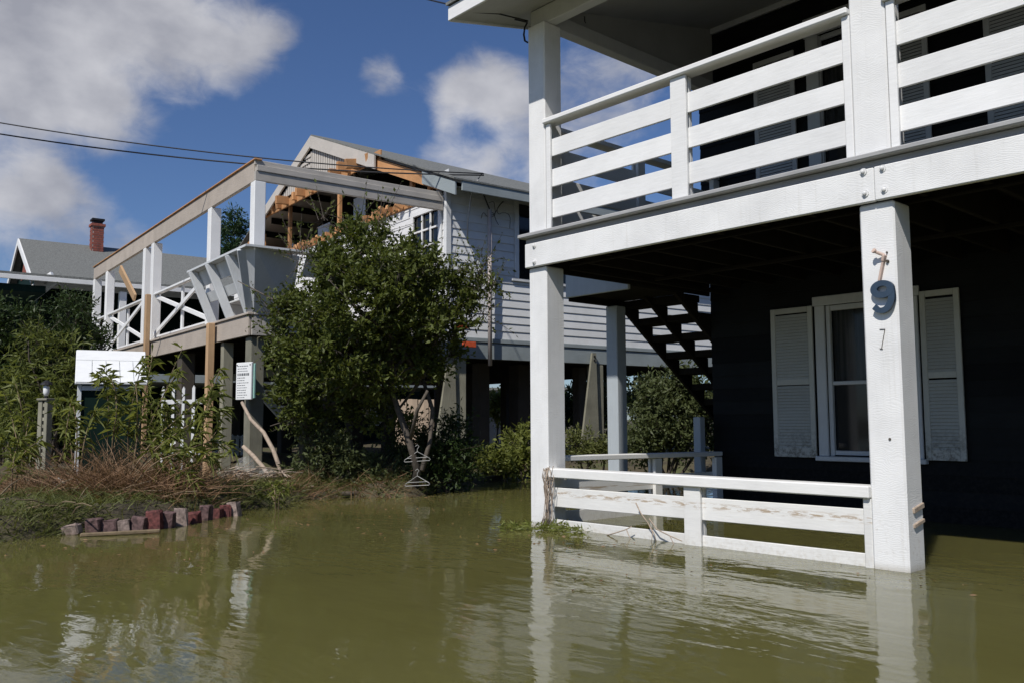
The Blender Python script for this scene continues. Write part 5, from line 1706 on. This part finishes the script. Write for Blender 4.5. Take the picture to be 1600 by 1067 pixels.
# small pale litter on the bank
for (px, py, d_, lab) in ((268, 688, 11.2, 'crumpled pale scrap caught in the shrub left of the tree'), (92, 752, 9.6, 'small pale scrap of litter on the left bank'), (492, 676, 12.0, 'white crumpled scrap on top of the low shrub')):
    c = at(px, py, d_)
    Vv, Ff = [], []
    for j in range(5):
        for i in range(5):
            Vv.append((c[0]+(i-2)*0.028*rt[0]+rng.normal()*0.012, c[1]+(i-2)*0.028*rt[1]+rng.normal()*0.012, c[2]+(j-2)*0.022+rng.normal()*0.012))
    for j in range(4):
        for i in range(4):
            Ff.append((j*5+i, j*5+i+1, j*5+i+6, j*5+i+5))
    tag(raw_mesh('litter_scrap', Vv, Ff, 'sign'), lab, 'litter')
# bulkhead board along the far shore
a, b_ = atz(668, 764), atz(842, 742)
o = MB().bar(a+np.array([0, 0, 0.0]), b_+np.array([0, 0, 0.02]), 0.10, 0.16).build('bulkhead', 'log', None)
tag(o, 'dark timber bulkhead at the waterline behind the corner post', 'bulkhead')
# flotsam at the corner post: floating weed, vines wrapped on rail and post
fc = [atz(x, y) for x, y in ((800, 828), (820, 826), (850, 828), (880, 830), (900, 833), (870, 826))]
n = 420
P = np.array(fc)[rng.integers(0, len(fc), n)]+np.concatenate([rng.normal(size=(n, 2))*0.06, rng.uniform(0.0, 0.05, (n, 1))], 1)
D = rng.normal(size=(n, 3))*np.array([1, 1, 0.35])+np.array([0, 0, 0.2])
Vl, Fl = leaf_arrays(P, D, 0.075, 0.014, 0.3)
tag(raw_mesh('floating_weed', Vl, Fl, 'leafwt'), 'green weed floating at the foot of the white corner post', 'weed', None, 'stuff')
m = MB()
for s in range(16):
    x0 = rng.uniform(0.215, 0.33)
    pts = []
    for k in range(7):
        t = k/6
        pts.append((x0+0.03*math.sin(k*1.7+s)-0.05*(t > 0.85), -0.03+0.02*math.cos(k*2.1+s), 0.55-0.55*t+rng.normal()*0.01))
    m.tube(pts, 0.0045, 4)
tag(m.build('dead_vines', 'branch', None, smooth=True), 'dead vines and roots hanging at left end of the lower rail', 'vines', None, 'stuff')
def twig(pts, label):
    m = MB().tube([(x, -0.03, z) for x, z in pts], [0.006-0.0006*i for i in range(len(pts))], 5)
    x, z = pts[len(pts)//2]
    m.tube([(x, -0.03, z), (x+0.06, -0.05, z-0.07), (x+0.05, -0.06, z-0.16)], [0.004, 0.0035, 0.002], 5)
    tag(m.build('drift_twig', 'branch', None, smooth=True), label, 'twig')
twig([(1.33, 0.30), (1.38, 0.22), (1.46, 0.14), (1.52, 0.06), (1.54, 0.0)], 'thin twig hanging over the lower rail left of its middle post')
twig([(1.47, 0.18), (1.55, 0.10), (1.68, 0.06), (1.80, 0.03)], 'forked twig lying against the bottom board near its middle post')
twig([(1.00, 0.0), (1.10, 0.03), (1.22, 0.07), (1.28, 0.10)], 'short twig sticking out of water by the bottom rail board')

# leaf litter adrift near the banks and posts
seeds = [atz(x, y) for x, y in ((60, 860), (200, 850), (330, 830), (420, 815), (520, 800), (640, 795), (740, 780), (800, 840), (860, 850), (1000, 860), (950, 900), (1420, 905), (300, 870), (600, 830))]
n = 240
P = np.array(seeds)[rng.integers(0, len(seeds), n)]+np.concatenate([rng.normal(size=(n, 2))*0.35, np.full((n, 1), 0.006)], 1)
D = rng.normal(size=(n, 3))*np.array([1, 1, 0.08])
Vl, Fl = leaf_arrays(P, D, rng.uniform(0.015, 0.05, n), rng.uniform(0.006, 0.014, n), 0.1)
tag(raw_mesh('floating_litter', Vl, Fl, 'reed'), 'scattered brown leaf litter adrift on the floodwater', 'litter', None, 'stuff')
